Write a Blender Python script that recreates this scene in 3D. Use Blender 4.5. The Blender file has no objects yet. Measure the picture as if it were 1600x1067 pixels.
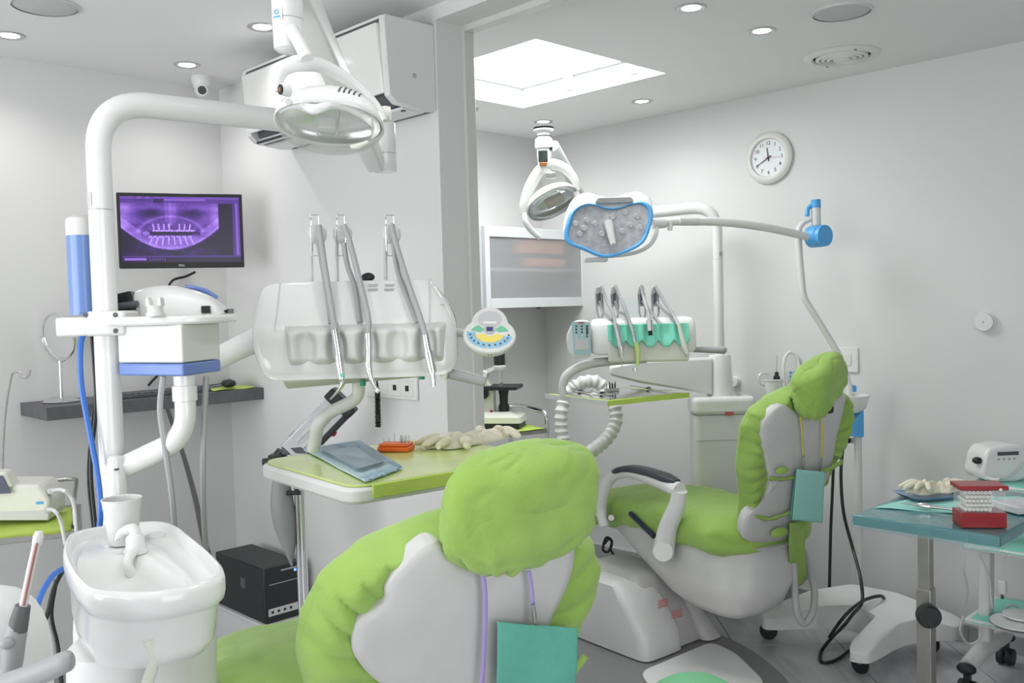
import bpy, bmesh, math, random
import numpy as np
from mathutils import Vector, Matrix, noise
random.seed(7)
SC = bpy.context.scene
COL = SC.collection
PI = math.pi
# ---------------------------------------------------------------- camera
FPX = 1428.6
CAMH = 1.55
YAW, PITCH, ROLL = math.radians(45.534), math.radians(-2.278), math.radians(-1.547)
_f = Vector((math.cos(YAW), math.sin(YAW), 0)); _r = Vector((math.sin(YAW), -math.cos(YAW), 0)); _u = Vector((0, 0, 1))
FW = _f*math.cos(PITCH) + _u*math.sin(PITCH)
_u2 = -_f*math.sin(PITCH) + _u*math.cos(PITCH)
RT = _r*math.cos(ROLL) + _u2*math.sin(ROLL)
UP = -_r*math.sin(ROLL) + _u2*math.cos(ROLL)
CO = Vector((0, 0, CAMH))
cd = bpy.data.cameras.new('camera'); cd.sensor_width = 36; cd.sensor_fit = 'HORIZONTAL'; cd.lens = FPX/1600*36
cd.clip_start = 0.05
cam = bpy.data.objects.new('camera', cd); COL.objects.link(cam); SC.camera = cam
cm = Matrix.Identity(4)
for i in range(3):
    cm[i][0], cm[i][1], cm[i][2], cm[i][3] = RT[i], UP[i], -FW[i], CO[i]
cam.matrix_world = cm
# ---------------------------------------------------------------- light and exposure
H = 2.585            # ceiling
XP, YP = 2.06, 2.43  # partition face, partition end
XR, YB = 4.22, 4.0   # right wall, back wall
XL, YF = -1.9, -1.7  # unseen walls behind the camera
SC.view_settings.view_transform = 'Standard'; SC.view_settings.look = 'None'
SC.view_settings.gamma = 1.0; SC.view_settings.use_curve_mapping = False
SC.view_settings.exposure = 0.54
w = bpy.data.worlds.new('world'); SC.world = w; w.use_nodes = True
w.node_tree.nodes['Background'].inputs[0].default_value = (.9, .95, 1, 1)
w.node_tree.nodes['Background'].inputs[1].default_value = 1.0
SKY = (2.62, 2.49, 3.47, 3.405)       # skylight x0,y0,x1,y1 (its left part lies behind the partition post)
def area_light(name, loc, sx, sy, energy, col=(1, 1, 1)):
    l = bpy.data.lights.new(name, 'AREA'); l.shape = 'RECTANGLE'; l.size = sx; l.size_y = sy; l.energy = energy; l.color = col
    o = bpy.data.objects.new(name, l); COL.objects.link(o); o.location = loc
    return o
area_light('skylight_daylight', ((SKY[0]+SKY[2])/2, (SKY[1]+SKY[3])/2, H+.05), .8, .86, 13, (.97, .99, 1))
FILL_WIN = (XL, 2.2, 1.45)                  # invented windows in the unseen walls behind the camera, added for fill light
wo = area_light('window_fill_light', (FILL_WIN[0]+.02, FILL_WIN[1], FILL_WIN[2]), 1.5, 2.6, 36, (.98, .99, 1)); wo.rotation_euler = (0, -PI/2, 0)
FILL_WIN2 = (.1, YF, 1.45)
wo = area_light('window_fill_light', (FILL_WIN2[0], FILL_WIN2[1]+.02, FILL_WIN2[2]), 2.0, 1.5, 18, (.98, .99, 1)); wo.rotation_euler = (PI/2, 0, 0)
DOWN = [(1.083, 3.682), (1.752, 3.67), (1.734, 3.018), (2.775, 1.876), (3.223, 1.858), (3.846, 2.912), (3.817, 3.587), (3.261, 3.60),
        (.45, 1.6), (1.25, 1.0), (2.78, .4)]  # these three are out of view, added for more overhead light
for i, (x, y) in enumerate(DOWN):
    l = bpy.data.lights.new('downlight_beam', 'SPOT'); l.energy = (9, 9, 9, 6, 6, 5.5, 5.5, 5.5, 15, 15, 2)[i]; l.spot_size = math.radians(140); l.spot_blend = 1; l.shadow_soft_size = .045
    l.color = (1, .985, .97)
    o = bpy.data.objects.new('downlight_beam', l); COL.objects.link(o); o.location = (x, y, H-.012)
SC.cycles.max_bounces = 7; SC.cycles.diffuse_bounces = 4; SC.cycles.glossy_bounces = 4; SC.cycles.transmission_bounces = 6
SC.cycles.caustics_reflective = False; SC.cycles.caustics_refractive = False
# ---------------------------------------------------------------- pixels to places
def ray(px, py): return FW + RT*((px-800)/FPX) - UP*((py-533.5)/FPX)
def Q(px, py, d): return CO + ray(px, py)*d
def hit(px, py, ax, c):
    r = ray(px, py); return CO + r*((c-CO[ax])/r[ax])
class Fr:
    """local frame: x right, y away from the camera, z up; turn in degrees about z"""
    def __init__(s, px, py, d, turn=0, z=None, o=None):
        s.o = Q(px, py, d) if o is None else Vector(o)
        if z is not None: s.o.z = z
        s.rz = YAW - PI/2 + math.radians(turn)
        s.M = Matrix.Translation(s.o) @ Matrix.Rotation(s.rz, 4, 'Z'); s.I = s.M.inverted()
    def p(s, px, py, y=0.0):
        a = s.I @ CO; b = (s.I.to_3x3() @ ray(px, py)); return a + b*((y-a.y)/b.y)
    def xz(s, px, py, y=0.0):
        q = s.p(px, py, y); return (q.x, q.z)
    def loc(s, w): return s.I @ Vector(w)
# ---------------------------------------------------------------- materials
MATS = {}
def mat(name, col, rough=.5, metal=0, bump=0, bscale=60, var=0, vscale=8, trans=0, alpha=1, emit=None, es=1, coat=0, sheen=0, ior=1.45, sss=0):
    if name in MATS: return MATS[name]
    m = bpy.data.materials.new(name); m.use_nodes = True; nt = m.node_tree; b = nt.nodes['Principled BSDF']
    b.inputs['Base Color'].default_value = (*col, 1); b.inputs['Roughness'].default_value = rough; b.inputs['Metallic'].default_value = metal
    b.inputs['IOR'].default_value = ior
    if coat: b.inputs['Coat Weight'].default_value = coat; b.inputs['Coat Roughness'].default_value = .08
    if trans: b.inputs['Transmission Weight'].default_value = trans
    if alpha < 1: b.inputs['Alpha'].default_value = alpha
    if emit: b.inputs['Emission Color'].default_value = (*emit, 1); b.inputs['Emission Strength'].default_value = es
    if sheen: b.inputs['Sheen Weight'].default_value = sheen
    tc = nt.nodes.new('ShaderNodeTexCoord')
    if var:
        n = nt.nodes.new('ShaderNodeTexNoise'); n.inputs['Scale'].default_value = vscale; n.inputs['Detail'].default_value = 4
        nt.links.new(tc.outputs['Object'], n.inputs['Vector'])
        r = nt.nodes.new('ShaderNodeValToRGB'); r.color_ramp.elements[0].position = .3; r.color_ramp.elements[1].position = .7
        r.color_ramp.elements[0].color = (*[c*(1-var) for c in col], 1); r.color_ramp.elements[1].color = (*[min(1, c*(1+var*.6)) for c in col], 1)
        nt.links.new(n.outputs[0], r.inputs[0]); nt.links.new(r.outputs[0], b.inputs['Base Color'])
    if bump:
        n = nt.nodes.new('ShaderNodeTexNoise'); n.inputs['Scale'].default_value = bscale; n.inputs['Detail'].default_value = 5
        nt.links.new(tc.outputs['Object'], n.inputs['Vector'])
        bp = nt.nodes.new('ShaderNodeBump'); bp.inputs['Strength'].default_value = bump; bp.inputs['Distance'].default_value = .01
        nt.links.new(n.outputs[0], bp.inputs['Height']); nt.links.new(bp.outputs[0], b.inputs['Normal'])
    MATS[name] = m; return m
WHITE = mat('white_gloss', (.78, .785, .775), .16, coat=.3)
WHITE2 = mat('white_satin', (.74, .74, .735), .36)
OFFW = mat('off_white_plastic', (.70, .705, .68), .38)
CREAM = mat('cream_plastic', (.76, .76, .68), .4)
GREYP = mat('grey_plastic', (.42, .43, .44), .4)
LGREY = mat('light_grey_plastic', (.62, .63, .63), .4)
MGREY = mat('mid_grey_rubber', (.36, .37, .375), .5)
DGREY = mat('dark_grey_plastic', (.09, .095, .105), .5)
BLACK = mat('black_plastic', (.016, .017, .019), .4)
BLACKG = mat('black_gloss', (.012, .013, .015), .15)
CHROME = mat('chrome', (.75, .75, .76), .12, 1)
STEEL = mat('brushed_steel', (.52, .51, .50), .3, 1, var=.12, vscale=30)
GREEN = mat('lime_nonwoven_cover', (.31, .50, .09), .72, sheen=.2)
def crease(m, amount=.5, scale=5.5, fine=170):
    """creased non-woven cloth: ridged folds plus fibre grain"""
    nt = m.node_tree; b = nt.nodes['Principled BSDF']; tc = nt.nodes.new('ShaderNodeTexCoord')
    n = nt.nodes.new('ShaderNodeTexNoise'); n.inputs['Scale'].default_value = scale; n.inputs['Detail'].default_value = 2; n.inputs['Distortion'].default_value = .5
    mp = nt.nodes.new('ShaderNodeMapping'); mp.inputs['Scale'].default_value = (1, 1, 1.5); nt.links.new(tc.outputs['Object'], mp.inputs[0]); nt.links.new(mp.outputs[0], n.inputs['Vector'])
    s1 = nt.nodes.new('ShaderNodeMath'); s1.operation = 'SUBTRACT'; s1.inputs[1].default_value = .5; nt.links.new(n.outputs[0], s1.inputs[0])
    s2 = nt.nodes.new('ShaderNodeMath'); s2.operation = 'ABSOLUTE'; nt.links.new(s1.outputs[0], s2.inputs[0])
    s3 = nt.nodes.new('ShaderNodeMath'); s3.operation = 'POWER'; s3.inputs[1].default_value = .75; nt.links.new(s2.outputs[0], s3.inputs[0])
    f = nt.nodes.new('ShaderNodeTexNoise'); f.inputs['Scale'].default_value = fine; nt.links.new(tc.outputs['Object'], f.inputs['Vector'])
    mu = nt.nodes.new('ShaderNodeMath'); mu.operation = 'MULTIPLY_ADD'; mu.inputs[1].default_value = .06; nt.links.new(f.outputs[0], mu.inputs[0]); nt.links.new(s3.outputs[0], mu.inputs[2])
    bp = nt.nodes.new('ShaderNodeBump'); bp.inputs['Strength'].default_value = amount; bp.inputs['Distance'].default_value = .02; nt.links.new(mu.outputs[0], bp.inputs['Height']); nt.links.new(bp.outputs[0], b.inputs['Normal'])
    g = nt.nodes.new('ShaderNodeTexNoise'); g.inputs['Scale'].default_value = 4; g.inputs['Detail'].default_value = 6; nt.links.new(tc.outputs['Object'], g.inputs['Vector'])
    r = nt.nodes.new('ShaderNodeValToRGB'); c = b.inputs['Base Color'].default_value; r.color_ramp.elements[0].position = .35; r.color_ramp.elements[1].position = .7
    r.color_ramp.elements[0].color = (c[0]*.90, c[1]*.92, c[2]*.9, 1); r.color_ramp.elements[1].color = (c[0]*1.10, c[1]*1.05, c[2]*1.35, 1); nt.links.new(g.outputs[0], r.inputs[0]); nt.links.new(r.outputs[0], b.inputs['Base Color'])
crease(GREEN, .85, 3.6)
LIME = mat('lime_paper', (.50, .66, .12), .6, bump=.2, bscale=90, var=.06)
TEAL = mat('teal_paper', (.13, .47, .36), .7, bump=.25, bscale=240, var=.05, vscale=40)
MINT = mat('mint_silicone', (.20, .64, .48), .35)
BLUEP = mat('blue_plastic', (.10, .40, .78), .35)
BLUEH = mat('blue_hose', (.035, .15, .52), .35)
BLUEL = mat('periwinkle_plastic', (.15, .24, .56), .3)
RED = mat('red_plastic', (.30, .016, .022), .25)
ORANGE = mat('orange_plastic', (.90, .16, .025), .4)
PURPLE = mat('lilac_strap', (.42, .34, .68), .6)
YELLOW = mat('yellow_strap', (.72, .62, .10), .5)
LATEX = mat('cream_latex', (.82, .78, .62), .6, bump=.3, bscale=60, var=.05)
WPAINT = mat('white_wall_paint', (.70, .70, .695), .6, bump=.10, bscale=14)
CPAINT = mat('ceiling_paint', (.80, .80, .80), .7, bump=.06, bscale=9)
TRIMP = mat('painted_frame', (.63, .63, .61), .28)
GLASS = mat('clear_glass', (.95, .97, .97), .03, trans=1)
FILM = mat('clear_film', (.60, .80, .86), .08, alpha=.12)
LAMPE = mat('led_diffuser', (1, 1, 1), .5, emit=(1, .98, .99), es=9)
# ---------------------------------------------------------------- mesh tools
def crom(pts, n=6, closed=False):
    P = [Vector(p) for p in pts]; out = []; m = len(P)
    rng = range(m) if closed else range(m-1)
    for i in rng:
        if closed: a, b, c, d = P[(i-1) % m], P[i], P[(i+1) % m], P[(i+2) % m]
        else:
            b, c = P[i], P[i+1]; a = P[i-1] if i else b*2-c; d = P[i+2] if i+2 < m else c*2-b
        for k in range(n):
            t = k/n; out.append(.5*((2*b)+(c-a)*t+(2*a-5*b+4*c-d)*t*t+(3*b-a-3*c+d)*t**3))
    if not closed: out.append(P[-1])
    return out
def fillet(pts, rad, n=6):
    """round the inner corners of a polyline"""
    P = [Vector(p) for p in pts]; out = [P[0]]
    for i in range(1, len(P)-1):
        a, b, c = P[i-1], P[i], P[i+1]; u = (a-b); v = (c-b); r = min(rad, u.length*.49, v.length*.49)
        s = b+u.normalized()*r; e = b+v.normalized()*r
        for k in range(n+1):
            t = k/n; out.append(s*(1-t)**2 + b*2*t*(1-t) + e*t*t)
    out.append(P[-1]); return out
def rpoly(pts, r, n=4):
    m = len(pts); out = []
    for i in range(m):
        a, b, c = Vector(pts[i-1]), Vector(pts[i]), Vector(pts[(i+1) % m]); u = a-b; v = c-b
        rr = r[i] if isinstance(r, (list, tuple)) else r
        q = min(rr, u.length*.49, v.length*.49)
        s = b+u.normalized()*q; e = b+v.normalized()*q
        for k in range(n+1):
            t = k/n; out.append(tuple(s*(1-t)**2 + b*2*t*(1-t) + e*t*t))
    return out
def sup(n, a, b, p=2.0, cx=0, cy=0):
    o = []
    for k in range(n):
        t = 2*PI*k/n; c, s = math.cos(t), math.sin(t)
        o.append((cx+a*math.copysign(abs(c)**(2/p), c), cy+b*math.copysign(abs(s)**(2/p), s)))
    return o
def align(a, b):
    """matrix taking +z from a towards b"""
    a = Vector(a); d = (Vector(b)-a); q = Vector((0, 0, 1)).rotation_difference(d.normalized() if d.length else Vector((0, 0, 1)))
    return Matrix.Translation(a) @ q.to_matrix().to_4x4()
class MB:
    def __init__(s): s.v = []; s.f = []
    def add(s, vs, fs, M=None):
        n = len(s.v); s.v += [tuple(M @ Vector(v)) if M else tuple(v) for v in vs]; s.f += [tuple(i+n for i in f) for f in fs]; return s
    def box(s, lo, hi, M=None):
        x0, y0, z0 = lo; x1, y1, z1 = hi
        return s.add([(x0, y0, z0), (x1, y0, z0), (x1, y1, z0), (x0, y1, z0), (x0, y0, z1), (x1, y0, z1), (x1, y1, z1), (x0, y1, z1)],
                     [(0, 3, 2, 1), (4, 5, 6, 7), (0, 1, 5, 4), (1, 2, 6, 5), (2, 3, 7, 6), (3, 0, 4, 7)], M)
    def cbox(s, c, d, M=None):
        return s.box([c[i]-d[i]/2 for i in range(3)], [c[i]+d[i]/2 for i in range(3)], M)
    def loft(s, rings, cap0=True, cap1=True, closed=False, M=None):
        n = len(rings[0]); vs = [v for r in rings for v in r]; fs = []; m = len(rings)
        for i in range(m if closed else m-1):
            a, b = i*n, ((i+1) % m)*n
            for k in range(n): fs.append((a+k, a+(k+1) % n, b+(k+1) % n, b+k))
        if not closed:
            if cap0: fs.append(tuple(range(n-1, -1, -1)))
            if cap1: fs.append(tuple((m-1)*n+k for k in range(n)))
        return s.add(vs, fs, M)
    def tube(s, pts, r, seg=10, n=0, fil=0, caps=True, closed=False, flat=None):
        P = [Vector(p) for p in pts]
        if fil: P = fillet(P, fil)
        if n: P = crom(P, n, closed)
        m = len(P)
        if isinstance(r, (list, tuple)):
            k = len(r)-1; R = []
            for i in range(m):
                t = i/(m-1)*k; j = min(int(t), k-1); R.append(r[j]+(r[j+1]-r[j])*(t-j))
        else: R = [r]*m
        T = []
        for i in range(m):
            a = P[i-1] if (i or closed) else P[0]; b = P[(i+1) % m] if (i < m-1 or closed) else P[-1]
            t = (b-a); T.append(t.normalized() if t.length > 1e-9 else Vector((0, 0, 1)))
        N = T[0].orthogonal().normalized()
        if flat: N = (Vector(flat) - T[0]*T[0].dot(Vector(flat))).normalized()
        rings = []
        for i in range(m):
            N = (N - T[i]*T[i].dot(N)); N.normalize(); B = T[i].cross(N)
            rings.append([tuple(P[i] + (N*math.cos(2*PI*k/seg) + B*math.sin(2*PI*k/seg))*R[i]) for k in range(seg)])
        return s.loft(rings, caps, caps, closed)
    def cyl(s, a, b, r, r2=None, seg=20):
        return s.tube([a, b], [r, r if r2 is None else r2], seg)
    def lathe(s, prof, seg=28, M=None, cap0=True, cap1=True):
        return s.loft([[(r*math.cos(2*PI*k/seg), r*math.sin(2*PI*k/seg), z) for k in range(seg)] for r, z in prof], cap0, cap1, M=M)
    def prism(s, poly, y0, y1, M=None):
        """poly in x,z extruded along y"""
        a = sum(poly[i-1][0]*poly[i][1]-poly[i][0]*poly[i-1][1] for i in range(len(poly)))
        if a > 0: poly = poly[::-1]
        n = len(poly); vs = [(x, y0, z) for x, z in poly] + [(x, y1, z) for x, z in poly]
        fs = [tuple(range(n-1, -1, -1)), tuple(range(n, 2*n))] + [(k, (k+1) % n, n+(k+1) % n, n+k) for k in range(n)]
        return s.add(vs, fs, M)
    def slab(s, poly, z0, z1, M=None):
        """poly in x,y extruded along z"""
        a = sum(poly[i-1][0]*poly[i][1]-poly[i][0]*poly[i-1][1] for i in range(len(poly)))
        if a < 0: poly = poly[::-1]
        n = len(poly); vs = [(x, y, z0) for x, y in poly] + [(x, y, z1) for x, y in poly]
        fs = [tuple(range(n-1, -1, -1)), tuple(range(n, 2*n))] + [(k, (k+1) % n, n+(k+1) % n, n+k) for k in range(n)]
        return s.add(vs, fs, M)
    def ell(s, c, r, p=2.0, q=2.0, seg=24, rows=14, M=None):
        rings = []
        for i in range(rows+1):
            t = -PI/2 + PI*(i/rows); t = max(-PI/2+.04, min(PI/2-.04, t)); ct, st = math.cos(t), math.sin(t)
            k = abs(ct)**(2/q); z = c[2]+r[2]*math.copysign(abs(st)**(2/q), st)
            rings.append([(x, y, z) for x, y in sup(seg, r[0]*k, r[1]*k, p, c[0], c[1])])
        return s.loft(rings, M=M)
    def grid(s, fn, nu, nv):
        vs = [fn(i/nu, j/nv) for j in range(nv+1) for i in range(nu+1)]
        fs = [(j*(nu+1)+i, j*(nu+1)+i+1, (j+1)*(nu+1)+i+1, (j+1)*(nu+1)+i) for j in range(nv) for i in range(nu)]
        return s.add(vs, fs)
    def build(s, name, m, parent=None, bevel=0, seg=2, sub=0, solid=0, sharp=40, flat=False, label=None, kind=None, M=None, fix=True):
        me = bpy.data.meshes.new(name); me.from_pydata(s.v, [], s.f)
        if fix:
            bm = bmesh.new(); bm.from_mesh(me); bmesh.ops.recalc_face_normals(bm, faces=bm.faces[:]); bm.to_mesh(me); bm.free()
        if m: me.materials.append(m)
        if not flat:
            me.polygons.foreach_set('use_smooth', [True]*len(me.polygons)); me.set_sharp_from_angle(angle=math.radians(sharp))
        o = bpy.data.objects.new(name, me); COL.objects.link(o)
        if parent: o.parent = parent
        if M is not None: o.matrix_local = M
        if solid: q = o.modifiers.new('solid', 'SOLIDIFY'); q.thickness = solid; q.offset = 0
        if bevel: q = o.modifiers.new('bevel', 'BEVEL'); q.width = bevel; q.segments = seg; q.limit_method = 'ANGLE'; q.angle_limit = math.radians(35)
        if sub: q = o.modifiers.new('sub', 'SUBSURF'); q.levels = sub; q.render_levels = sub
        if label: o['label'] = label
        if kind: o['kind'] = kind
        return o
def tag(o, label, cat, group=None):
    o['label'] = label; o['category'] = cat
    if group: o['group'] = group
    return o
def thing(name, label, cat, M, group=None):
    o = bpy.data.objects.new(name, None); COL.objects.link(o); o.empty_display_size = .05
    o.matrix_world = M.M if isinstance(M, Fr) else M
    return tag(o, label, cat, group)
def dup(root, M, label=None):
    r = root.copy(); COL.objects.link(r); r.matrix_world = M
    if label: r['label'] = label
    for ch in list(root.children):
        c = ch.copy(); COL.objects.link(c); c.parent = r
        for g in list(ch.children):
            d = g.copy(); COL.objects.link(d); d.parent = c
    return r
def txt(body, size, m, parent, M, name='lettering', align_x='CENTER', bold=False):
    c = bpy.data.curves.new(name, 'FONT'); c.body = body; c.size = size; c.align_x = align_x; c.align_y = 'CENTER'; c.extrude = .0004
    if bold: c.offset = size*.02
    t = bpy.data.objects.new('tmp', c); COL.objects.link(t); bpy.context.view_layer.update()
    me = bpy.data.meshes.new_from_object(t.evaluated_get(bpy.context.evaluated_depsgraph_get())); bpy.data.objects.remove(t); bpy.data.curves.remove(c)
    me.name = name; me.materials.clear(); me.materials.append(m)
    o = bpy.data.objects.new(name, me); COL.objects.link(o); o.parent = parent; o.matrix_local = M; return o
# face matrices: text facing local -y (towards the camera)
def facing(x, y, z, rx=0, ry=0): return Matrix.Translation((x, y, z)) @ Matrix.Rotation(ry, 4, 'Y') @ Matrix.Rotation(PI/2+rx, 4, 'X')
# ================================================================ SETTING
def struct(name, mb, m, **k): return mb.build(name, m, kind='structure', **k)
# floor: grout slab with diagonal tiles laid on it
fl = struct('floor', MB().box((XL-.15, YF-.15, -.12), (XR+.15, YB+.15, -.004)), mat('grout', (.30, .30, .31), .8), flat=True)
def tile_mat():
    m = bpy.data.materials.new('marbled_grey_tile'); m.use_nodes = True; nt = m.node_tree; b = nt.nodes['Principled BSDF']
    tc = nt.nodes.new('ShaderNodeTexCoord'); mp = nt.nodes.new('ShaderNodeMapping'); mp.inputs['Rotation'].default_value = (0, 0, .5); mp.inputs['Scale'].default_value = (1, 3.2, 1)
    oi = nt.nodes.new('ShaderNodeObjectInfo'); ad = nt.nodes.new('ShaderNodeVectorMath'); ad.operation = 'ADD'
    sc = nt.nodes.new('ShaderNodeMath'); sc.operation = 'MULTIPLY'; sc.inputs[1].default_value = 37
    nt.links.new(oi.outputs['Random'], sc.inputs[0]); nt.links.new(tc.outputs['Object'], ad.inputs[0]); nt.links.new(sc.outputs[0], ad.inputs[1])
    nt.links.new(ad.outputs[0], mp.inputs[0])
    n = nt.nodes.new('ShaderNodeTexNoise'); n.inputs['Scale'].default_value = 2.2; n.inputs['Detail'].default_value = 6; n.inputs['Distortion'].default_value = 1.6
    nt.links.new(mp.outputs[0], n.inputs['Vector'])
    r = nt.nodes.new('ShaderNodeValToRGB'); e = r.color_ramp.elements; e[0].position = .32; e[0].color = (.42, .42, .43, 1); e[1].position = .62; e[1].color = (.58, .58, .60, 1)
    nt.links.new(n.outputs[0], r.inputs[0]); nt.links.new(r.outputs[0], b.inputs['Base Color']); b.inputs['Roughness'].default_value = .28
    return m
TILE = tile_mat()
ts = .66/math.sqrt(2); g = .0022
tme = None
for i in range(-14, 16):
    for j in range(-3, 16):
        p_ = .645 + .66*i + .33; q_ = 7.03 - .66*j - .33     # x-y, x+y at the centre
        x, y = (q_+p_)/2, (q_-p_)/2
        if x < XL-.2 or x > XR+.2 or y < YF-.2 or y > YB+.2: continue
        c = Matrix.Translation((x, y, 0)) @ Matrix.Rotation(PI/4, 4, 'Z')
        h_ = ts/2-g
        # clip the diamond to the room
        pl = [Vector((c @ Vector((sx*h_, sy*h_, 0)))[:2]) for sx, sy in ((-1, -1), (1, -1), (1, 1), (-1, 1))]
        inside = all(XL < v.x < XR and YF < v.y < YB for v in pl)
        if not inside:
            for (ax, lim, sg) in ((0, XL, 1), (0, XR, -1), (1, YF, 1), (1, YB, -1)):
                o_ = []
                for k in range(len(pl)):
                    a, b = pl[k-1], pl[k]; da, db = (a[ax]-lim)*sg, (b[ax]-lim)*sg
                    if (da < 0) != (db < 0): o_.append(a+(b-a)*(da/(da-db)))
                    if db >= 0: o_.append(b)
                pl = o_
                if not pl: break
            if len(pl) < 3: continue
            MB().slab([tuple(v) for v in pl], -.010, 0).build('floor_tile', TILE, fl, flat=True)
        else:
            if tme is None:
                o = MB().slab([(-h_, -h_), (h_, -h_), (h_, h_), (-h_, h_)], -.010, 0).build('floor_tile', TILE, fl, flat=True, M=c); tme = o.data
            else:
                o = bpy.data.objects.new('floor_tile', tme); COL.objects.link(o); o.parent = fl; o.matrix_local = c
# ceiling with the skylight well
T = .12
cb = MB()
x0, y0, x1, y1 = SKY
for lo, hi in (((XL-T, YF-T), (XR+T, y0)), ((XL-T, y1), (XR+T, YB+T)), ((XL-T, y0), (x0, y1)), ((x1, y0), (XR+T, y1))):
    cb.box((*lo, H), (*hi, H+.16))
cb.box((x0-.05, y0-.05, H+.15), (x1+.05, y1+.05, H+.22))
struct('ceiling', cb, CPAINT, flat=True)
# walls
struct('wall_back', MB().box((XL-T, YB, 0), (XR+T, YB+T, H)), WPAINT, flat=True)
struct('wall_right', MB().box((XR, YF-T, 0), (XR+T, YB, H)), WPAINT, flat=True)
struct('wall_left', MB().box((XL-T, YF-T, 0), (XL, YB, H)), WPAINT, flat=True)
FILL_PANE = mat('fill_pane_glow', (.9, .93, .95), .2, emit=(.95, .98, 1), es=.6)  # glow for the panes of the added, unseen fill windows
wf = struct('fill_window_1', MB().box((XL, FILL_WIN[1]-1.34, FILL_WIN[2]-.79), (XL+.012, FILL_WIN[1]+1.34, FILL_WIN[2]+.79)), TRIMP, flat=True)
MB().box((XL+.012, FILL_WIN[1]-1.3, FILL_WIN[2]-.75), (XL+.015, FILL_WIN[1]+1.3, FILL_WIN[2]+.75)).build('pane', FILL_PANE, wf, flat=True)
wf = struct('fill_window_2', MB().box((FILL_WIN2[0]-1.04, YF, FILL_WIN2[2]-.79), (FILL_WIN2[0]+1.04, YF+.012, FILL_WIN2[2]+.79)), TRIMP, flat=True)
MB().box((FILL_WIN2[0]-1.0, YF+.012, FILL_WIN2[2]-.75), (FILL_WIN2[0]+1.0, YF+.015, FILL_WIN2[2]+.75)).build('pane', FILL_PANE, wf, flat=True)
struct('wall_front', MB().box((XL, YF-T, 0), (XR, YF, H)), WPAINT, flat=True)
pm = MB(); pm.box((XP, YP, 0), (XP+.118, YB, H)); pm.box((XP, YF+.02, 2.535), (XP+.118, YP, H))
struct('wall_partition', pm, WPAINT, flat=True)
# opening frame: jamb strip and head strip
struct('trim_1', MB().box((XP+.118, YP-.012, 0), (XP+.165, YP+.10, 2.535)), TRIMP, bevel=.003)
struct('trim_2', MB().box((XP+.118, YF+.02, 2.515), (XP+.165, YP-.012, H)), TRIMP, bevel=.003)
# tiled skirting of the right wall and the back wall of the second room
BASE = mat('grey_skirting_tile', (.36, .36, .37), .35, var=.08, vscale=5)
LEDGE = mat('skirting_grout', (.72, .72, .71), .6)
def skirting(name, p0, p1, nrm, joints):
    b = MB(); d = (Vector(p1)-Vector(p0)); L_ = d.length; d.normalize(); n = Vector(nrm)
    M = Matrix(((d.x, n.x, 0, p0[0]), (d.y, n.y, 0, p0[1]), (0, 0, 1, 0), (0, 0, 0, 1)))
    base = struct(name, MB().box((0, 0, 0), (L_, .007, .088)), LEDGE, flat=True, M=M)
    js = [0]+[j for j in joints if 0 < j < L_]+[L_]
    for a, b_ in zip(js, js[1:]):
        MB().box((a+.0015, .007, 0), (b_-.0015, .012, .08)).build('skirting_tile', BASE, base, bevel=.0015, seg=1)
skirting('baseboard_right', (XR, YF, 0), (XR, YB, 0), (-1, 0, 0), [(3.336-YF)-.47*k for k in range(12)][::-1]+[3.336-YF+.47])
skirting('baseboard_back', (XP+.12, YB, 0), (XR-.012, YB, 0), (0, -1, 0), [.4+.47*k for k in range(5)])
skirting('baseboard_left', (XL, YB, 0), (XP-.012, YB, 0), (0, -1, 0), [.4+.47*k for k in range(9)])
skirting('baseboard_partition', (XP, YP, 0), (XP, YB, 0), (-1, 0, 0), [.3+.47*k for k in range(4)])
# skylight panel: frosted, daylight behind it
SKYM = mat('frosted_skylight', (.95, .98, .98), .5, emit=(.93, 1, 1), es=2.4)
sk = thing('skylight_panel', 'bright frosted square skylight panel set into the white ceiling', 'skylight', Matrix.Translation(((x0+x1)/2, (y0+y1)/2, H+.11)))
hx, hy = (x1-x0)/2, (y1-y0)/2
MB().box((-hx, -hy, 0), (hx, hy, .012)).build('panel', SKYM, sk, flat=True)
fm = MB()
for lo, hi in (((-hx, -hy), (hx, -hy+.02)), ((-hx, hy-.02), (hx, hy)), ((-hx, -hy+.02), (-hx+.02, hy-.02)), ((hx-.02, -hy+.02), (hx, hy-.02))):
    fm.box((*lo, -.012), (*hi, 0))
fm.build('frame', WHITE2, sk, bevel=.002)
for (cx_, cy_) in ((hx-.012, .12), (.10, -hy+.012), (hx-.012, -.28)):
    MB().cbox((cx_, cy_, -.045), (.028, .055, .07)).build('clip', LGREY, sk, bevel=.004)
# downlights (first eight show, the rest are added out of view)
dl0 = None
LBL = ['round recessed downlight over the shelf, next to the big blank ceiling disc', 'round recessed downlight just in front of the security camera',
       'round recessed downlight in front of the air conditioner', 'round recessed downlight above the opening beside the skylight', 'round recessed downlight between the skylight and the round air vent',
       'round recessed downlight by the clock wall, past the skylight edge', 'round recessed downlight above the hanging oval dental lamp', 'round recessed downlight over the frosted cabinet, half hidden by the post']
for i, (x, y) in enumerate(DOWN):
    M = Matrix.Translation((x, y, H))
    if dl0 is None:
        dl0 = thing('downlight', LBL[0], 'ceiling light', M, 'recessed ceiling downlights')
        MB().lathe([(.030, .004), (.036, -.003), (.050, -.005), (.054, -.002), (.054, .002), (.03, .004)], 32, cap0=False, cap1=False).build('rim', mat('downlight_rim', (.55, .55, .56), .3, .6), dl0)
        MB().lathe([(.001, -.0035), (.020, -.0038), (.032, -.002)], 28).build('lens', LAMPE, dl0)
    else: dup(dl0, M, LBL[i] if i < 8 else 'round recessed downlight added out of view to brighten the room')
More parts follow.
